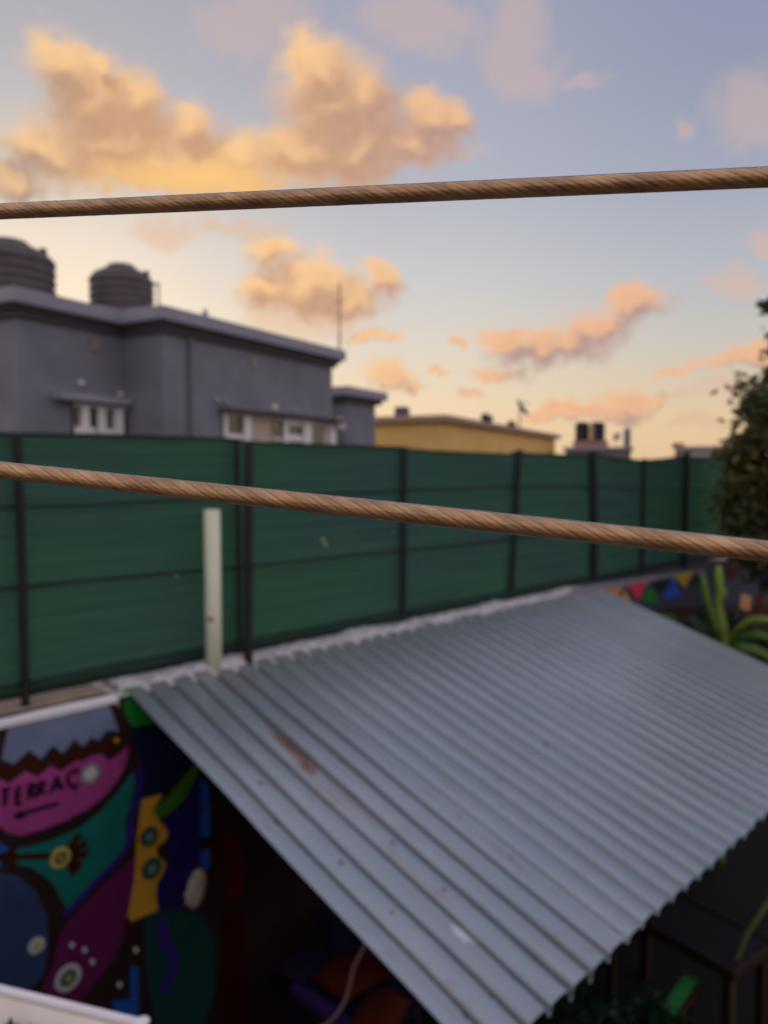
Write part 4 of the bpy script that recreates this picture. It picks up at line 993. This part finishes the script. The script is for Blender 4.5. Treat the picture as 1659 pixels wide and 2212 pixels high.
# ------------------------------------------------------------------ white planter box on the terrace edge
M_plw = mat('white_planter_plastic', (.66, .63, .68), .5, var=.04, scale=10); M_plc = mat('cream_planter_inside', (.60, .54, .47), .8, var=.06, scale=20)
pzr = -.95
a = onZ(-60, 2116, pzr); b = onZ(318, 2207, pzr); dv = Vector((b.x - a.x, b.y - a.y)); Lp = dv.length; an = atan2(dv.y, dv.x)
pl = empty('planter_box', (a.x, a.y, pzr), 'white planter box with a raised rim at the bottom left corner', 'planter', rz=an)
def strip_prof(name, pr, m, x0=-.25, x1=Lp, par=pl):
    vs = [(x, y, z) for x in (x0, x1) for (y, z) in pr]; n = len(pr)
    fs = [(i, (i + 1) % n, n + (i + 1) % n, n + i) for i in range(n)] + [tuple(range(n))[::-1], tuple(range(n, 2 * n))]
    g = MB(); g.add(vs, fs, m); return g.build(name, par, bevel=.0015)
strip_prof('rim', [(.004, -.010), (.004, .0), (.001, .003), (-.004, .003), (-.007, -.001), (-.007, -.010)], M_plw)
strip_prof('inner_wall', [(-.004, -.012), (-.010, -.012), (-.075, -.075), (-.068, -.078)], M_plc, -.25, Lp - .01)
strip_prof('outer_wall', [(-.001, -.012), (.002, -.012), (-.03, -.14), (-.036, -.14)], M_plw)
strip_prof('bottom', [(-.03, -.142), (-.03, -.148), (-.17, -.148), (-.17, -.142)], M_plw)
strip_prof('near_wall', [(-.168, -.142), (-.172, -.142), (-.20, -.010), (-.194, -.010)], M_plw)
g = MB(); g.lathe([(.012, 0), (.013, .004), (.009, .007)], M_plw, 16, Matrix.Translation((Lp - .006, -.006, .0))); g.build('corner_knob', pl, smooth=True)
M_dk = leaf_mat('near_dark_leaf', (.02, .022, .010), .1)
base = onZ(40, 2225, pzr - .03); pd = empty('potted_plant', (base.x, base.y, pzr - .12), 'dark leaf tips sticking up in the white planter box', 'plant')
g = MB(); rn2 = random.Random(11)
for (px, py, w) in ((22, 2194, 17), (10, 2204, 12), (36, 2206, 12), (63, 2205, 11), (75, 2210, 8), (131, 2210, 7), (110, 2214, 7)):
    tip = atY(px, py, base.y + .0) ; r_ = w / 1659 * base.y
    P = tip - Vector((base.x, base.y, pzr - .12))
    for k in range(7):
        o_ = Vector((rn2.uniform(-1, 1) * r_ * .5, rn2.uniform(-1, 1) * r_ * .6, 0)); q_ = P + o_ * .5 + Vector((0, 0, -abs(o_.x) * .9)); b_ = Vector((P.x + o_.x * 2.4, P.y + o_.y, 0))
        sd_ = Vector((cos(k), sin(k), 0)) * r_ * .55; mid_ = b_.lerp(q_, .6)
        g.add([b_, mid_ + sd_, q_, mid_ - sd_, mid_ + Vector((0, -.004, .004))], [(0, 1, 4), (1, 2, 4), (2, 3, 4), (3, 0, 4)], M_dk)
g.build('foliage', pd)

# ------------------------------------------------------------------ the two coated wire cables in front of the lens
def wire_mat(name, c0, c1):
    ma = bpy.data.materials.new(name); ma.use_nodes = True; t = ma.node_tree; b = t.nodes['Principled BSDF']
    tc = t.nodes.new('ShaderNodeTexCoord'); n = t.nodes.new('ShaderNodeTexNoise'); n.inputs['Scale'].default_value = 220; n.inputs['Detail'].default_value = 3
    mp = t.nodes.new('ShaderNodeMapping'); mp.inputs['Scale'].default_value = (.35, 1, 1); t.links.new(tc.outputs['Object'], mp.inputs[0]); t.links.new(mp.outputs[0], n.inputs[0])
    r = t.nodes.new('ShaderNodeValToRGB'); r.color_ramp.elements[0].position = .3; r.color_ramp.elements[1].position = .7
    r.color_ramp.elements[0].color = (*c0, 1); r.color_ramp.elements[1].color = (*c1, 1)
    t.links.new(n.outputs[0], r.inputs[0]); t.links.new(r.outputs[0], b.inputs['Base Color']); b.inputs['Roughness'].default_value = .45; b.inputs['Metallic'].default_value = .1
    n2 = t.nodes.new('ShaderNodeTexNoise'); n2.inputs['Scale'].default_value = 900; t.links.new(tc.outputs['Object'], n2.inputs[0])
    bm = t.nodes.new('ShaderNodeBump'); bm.inputs['Strength'].default_value = .35; bm.inputs['Distance'].default_value = .0004; t.links.new(n2.outputs[0], bm.inputs['Height']); t.links.new(bm.outputs[0], b.inputs['Normal'])
    return ma
def sheath_mat():
    ma = bpy.data.materials.new('clear_plastic_sheath'); ma.use_nodes = True; t = ma.node_tree; t.nodes.remove(t.nodes['Principled BSDF']); out = t.nodes['Material Output']
    tr = t.nodes.new('ShaderNodeBsdfTransparent'); tr.inputs[0].default_value = (.97, .94, .92, 1)
    gl = t.nodes.new('ShaderNodeBsdfGlossy'); gl.inputs['Roughness'].default_value = .14; gl.inputs[0].default_value = (1, .97, .95, 1)
    fr = t.nodes.new('ShaderNodeFresnel'); fr.inputs[0].default_value = 1.62
    ms = t.nodes.new('ShaderNodeMixShader'); t.links.new(fr.outputs[0], ms.inputs[0]); t.links.new(tr.outputs[0], ms.inputs[1]); t.links.new(gl.outputs[0], ms.inputs[2]); t.links.new(ms.outputs[0], out.inputs[0])
    return ma
M_wires = [wire_mat('tan_strand', (.60, .38, .17), (.95, .68, .36)), wire_mat('golden_strand', (.52, .31, .12), (.88, .58, .27)), wire_mat('pale_strand', (.66, .45, .23), (.98, .76, .46)), wire_mat('groove_shade', (.36, .22, .10), (.52, .33, .16))]; M_sh = sheath_mat()  # last strand tone is darker: shade of the grooves painted into the colour
def cable(p_l, p_r, label, ph):
    """p_l, p_r: where it crosses the left and right limits of view; it runs on to its fixings"""
    d = (p_r - p_l); Lc = d.length; d.normalize(); ext = 1.2
    ob = empty('wire_cable', p_l, label, 'cable', 'plastic coated wire cables')
    ob.rotation_euler = d.to_track_quat('X', 'Z').to_euler()
    xs = []; x = -ext
    while x < Lc + ext: xs.append(x); x += .0006 if -.03 < x < Lc + .03 else .006
    NS, LEAD, R0 = 8, .027, .00250; SEG = NS * 12; vs = []; fs = []
    for x in xs:
        sag = .0
        for k in range(SEG):
            th = 2 * pi * k / SEG; f = abs(sin(NS * th / 2)); f2 = abs(sin(NS * 4 * th / 2))
            r = R0 + .00085 * f ** .55 + .00010 * f2 - .00063
            tw = th + 2 * pi * x / LEAD + ph
            vs.append((x, r * cos(tw), r * sin(tw)))
    n = len(xs)
    for i in range(n - 1):
        for k in range(SEG): fs.append((i * SEG + k, i * SEG + (k + 1) % SEG, (i + 1) * SEG + (k + 1) % SEG, (i + 1) * SEG + k))
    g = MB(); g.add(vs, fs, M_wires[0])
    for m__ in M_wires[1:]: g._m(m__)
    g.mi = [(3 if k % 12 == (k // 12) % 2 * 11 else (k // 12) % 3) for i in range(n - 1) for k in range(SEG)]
    g.build('twisted_strands', ob, smooth=True)
    g = MB(); m_ = 260; pts = [(-ext + (Lc + 2 * ext) * i / m_, 0, 0) for i in range(m_ + 1)]
    sub = [(-.03 + (Lc + .06) * i / 300, .00006 * noise.noise(Vector((i * .25, 0, 0))), .00006 * noise.noise(Vector((i * .25, 5, 0)))) for i in range(301)]
    pp = [p for p in pts if p[0] < -.035] + sub + [p for p in pts if p[0] > Lc + .035]
    g.tube(pp, .00300, M_sh, 40); g.build('clear_sheath', ob, smooth=True)
    return ob
D = .006
up_l = atY(-40, 458.5, D * 1659 / 32); up_r = atY(1700, 380.5, D * 1659 / 43)
cable(up_l, up_r, 'upper plastic coated twisted wire cable crossing in front of the sky', 0)
lo_l = atY(-40, 1011, D * 1659 / 37.5); lo_r = atY(1700, 1195, D * 1659 / 48)
cable(lo_l, lo_r, 'lower tan twisted wire cable crossing in front of the green fence', 1)
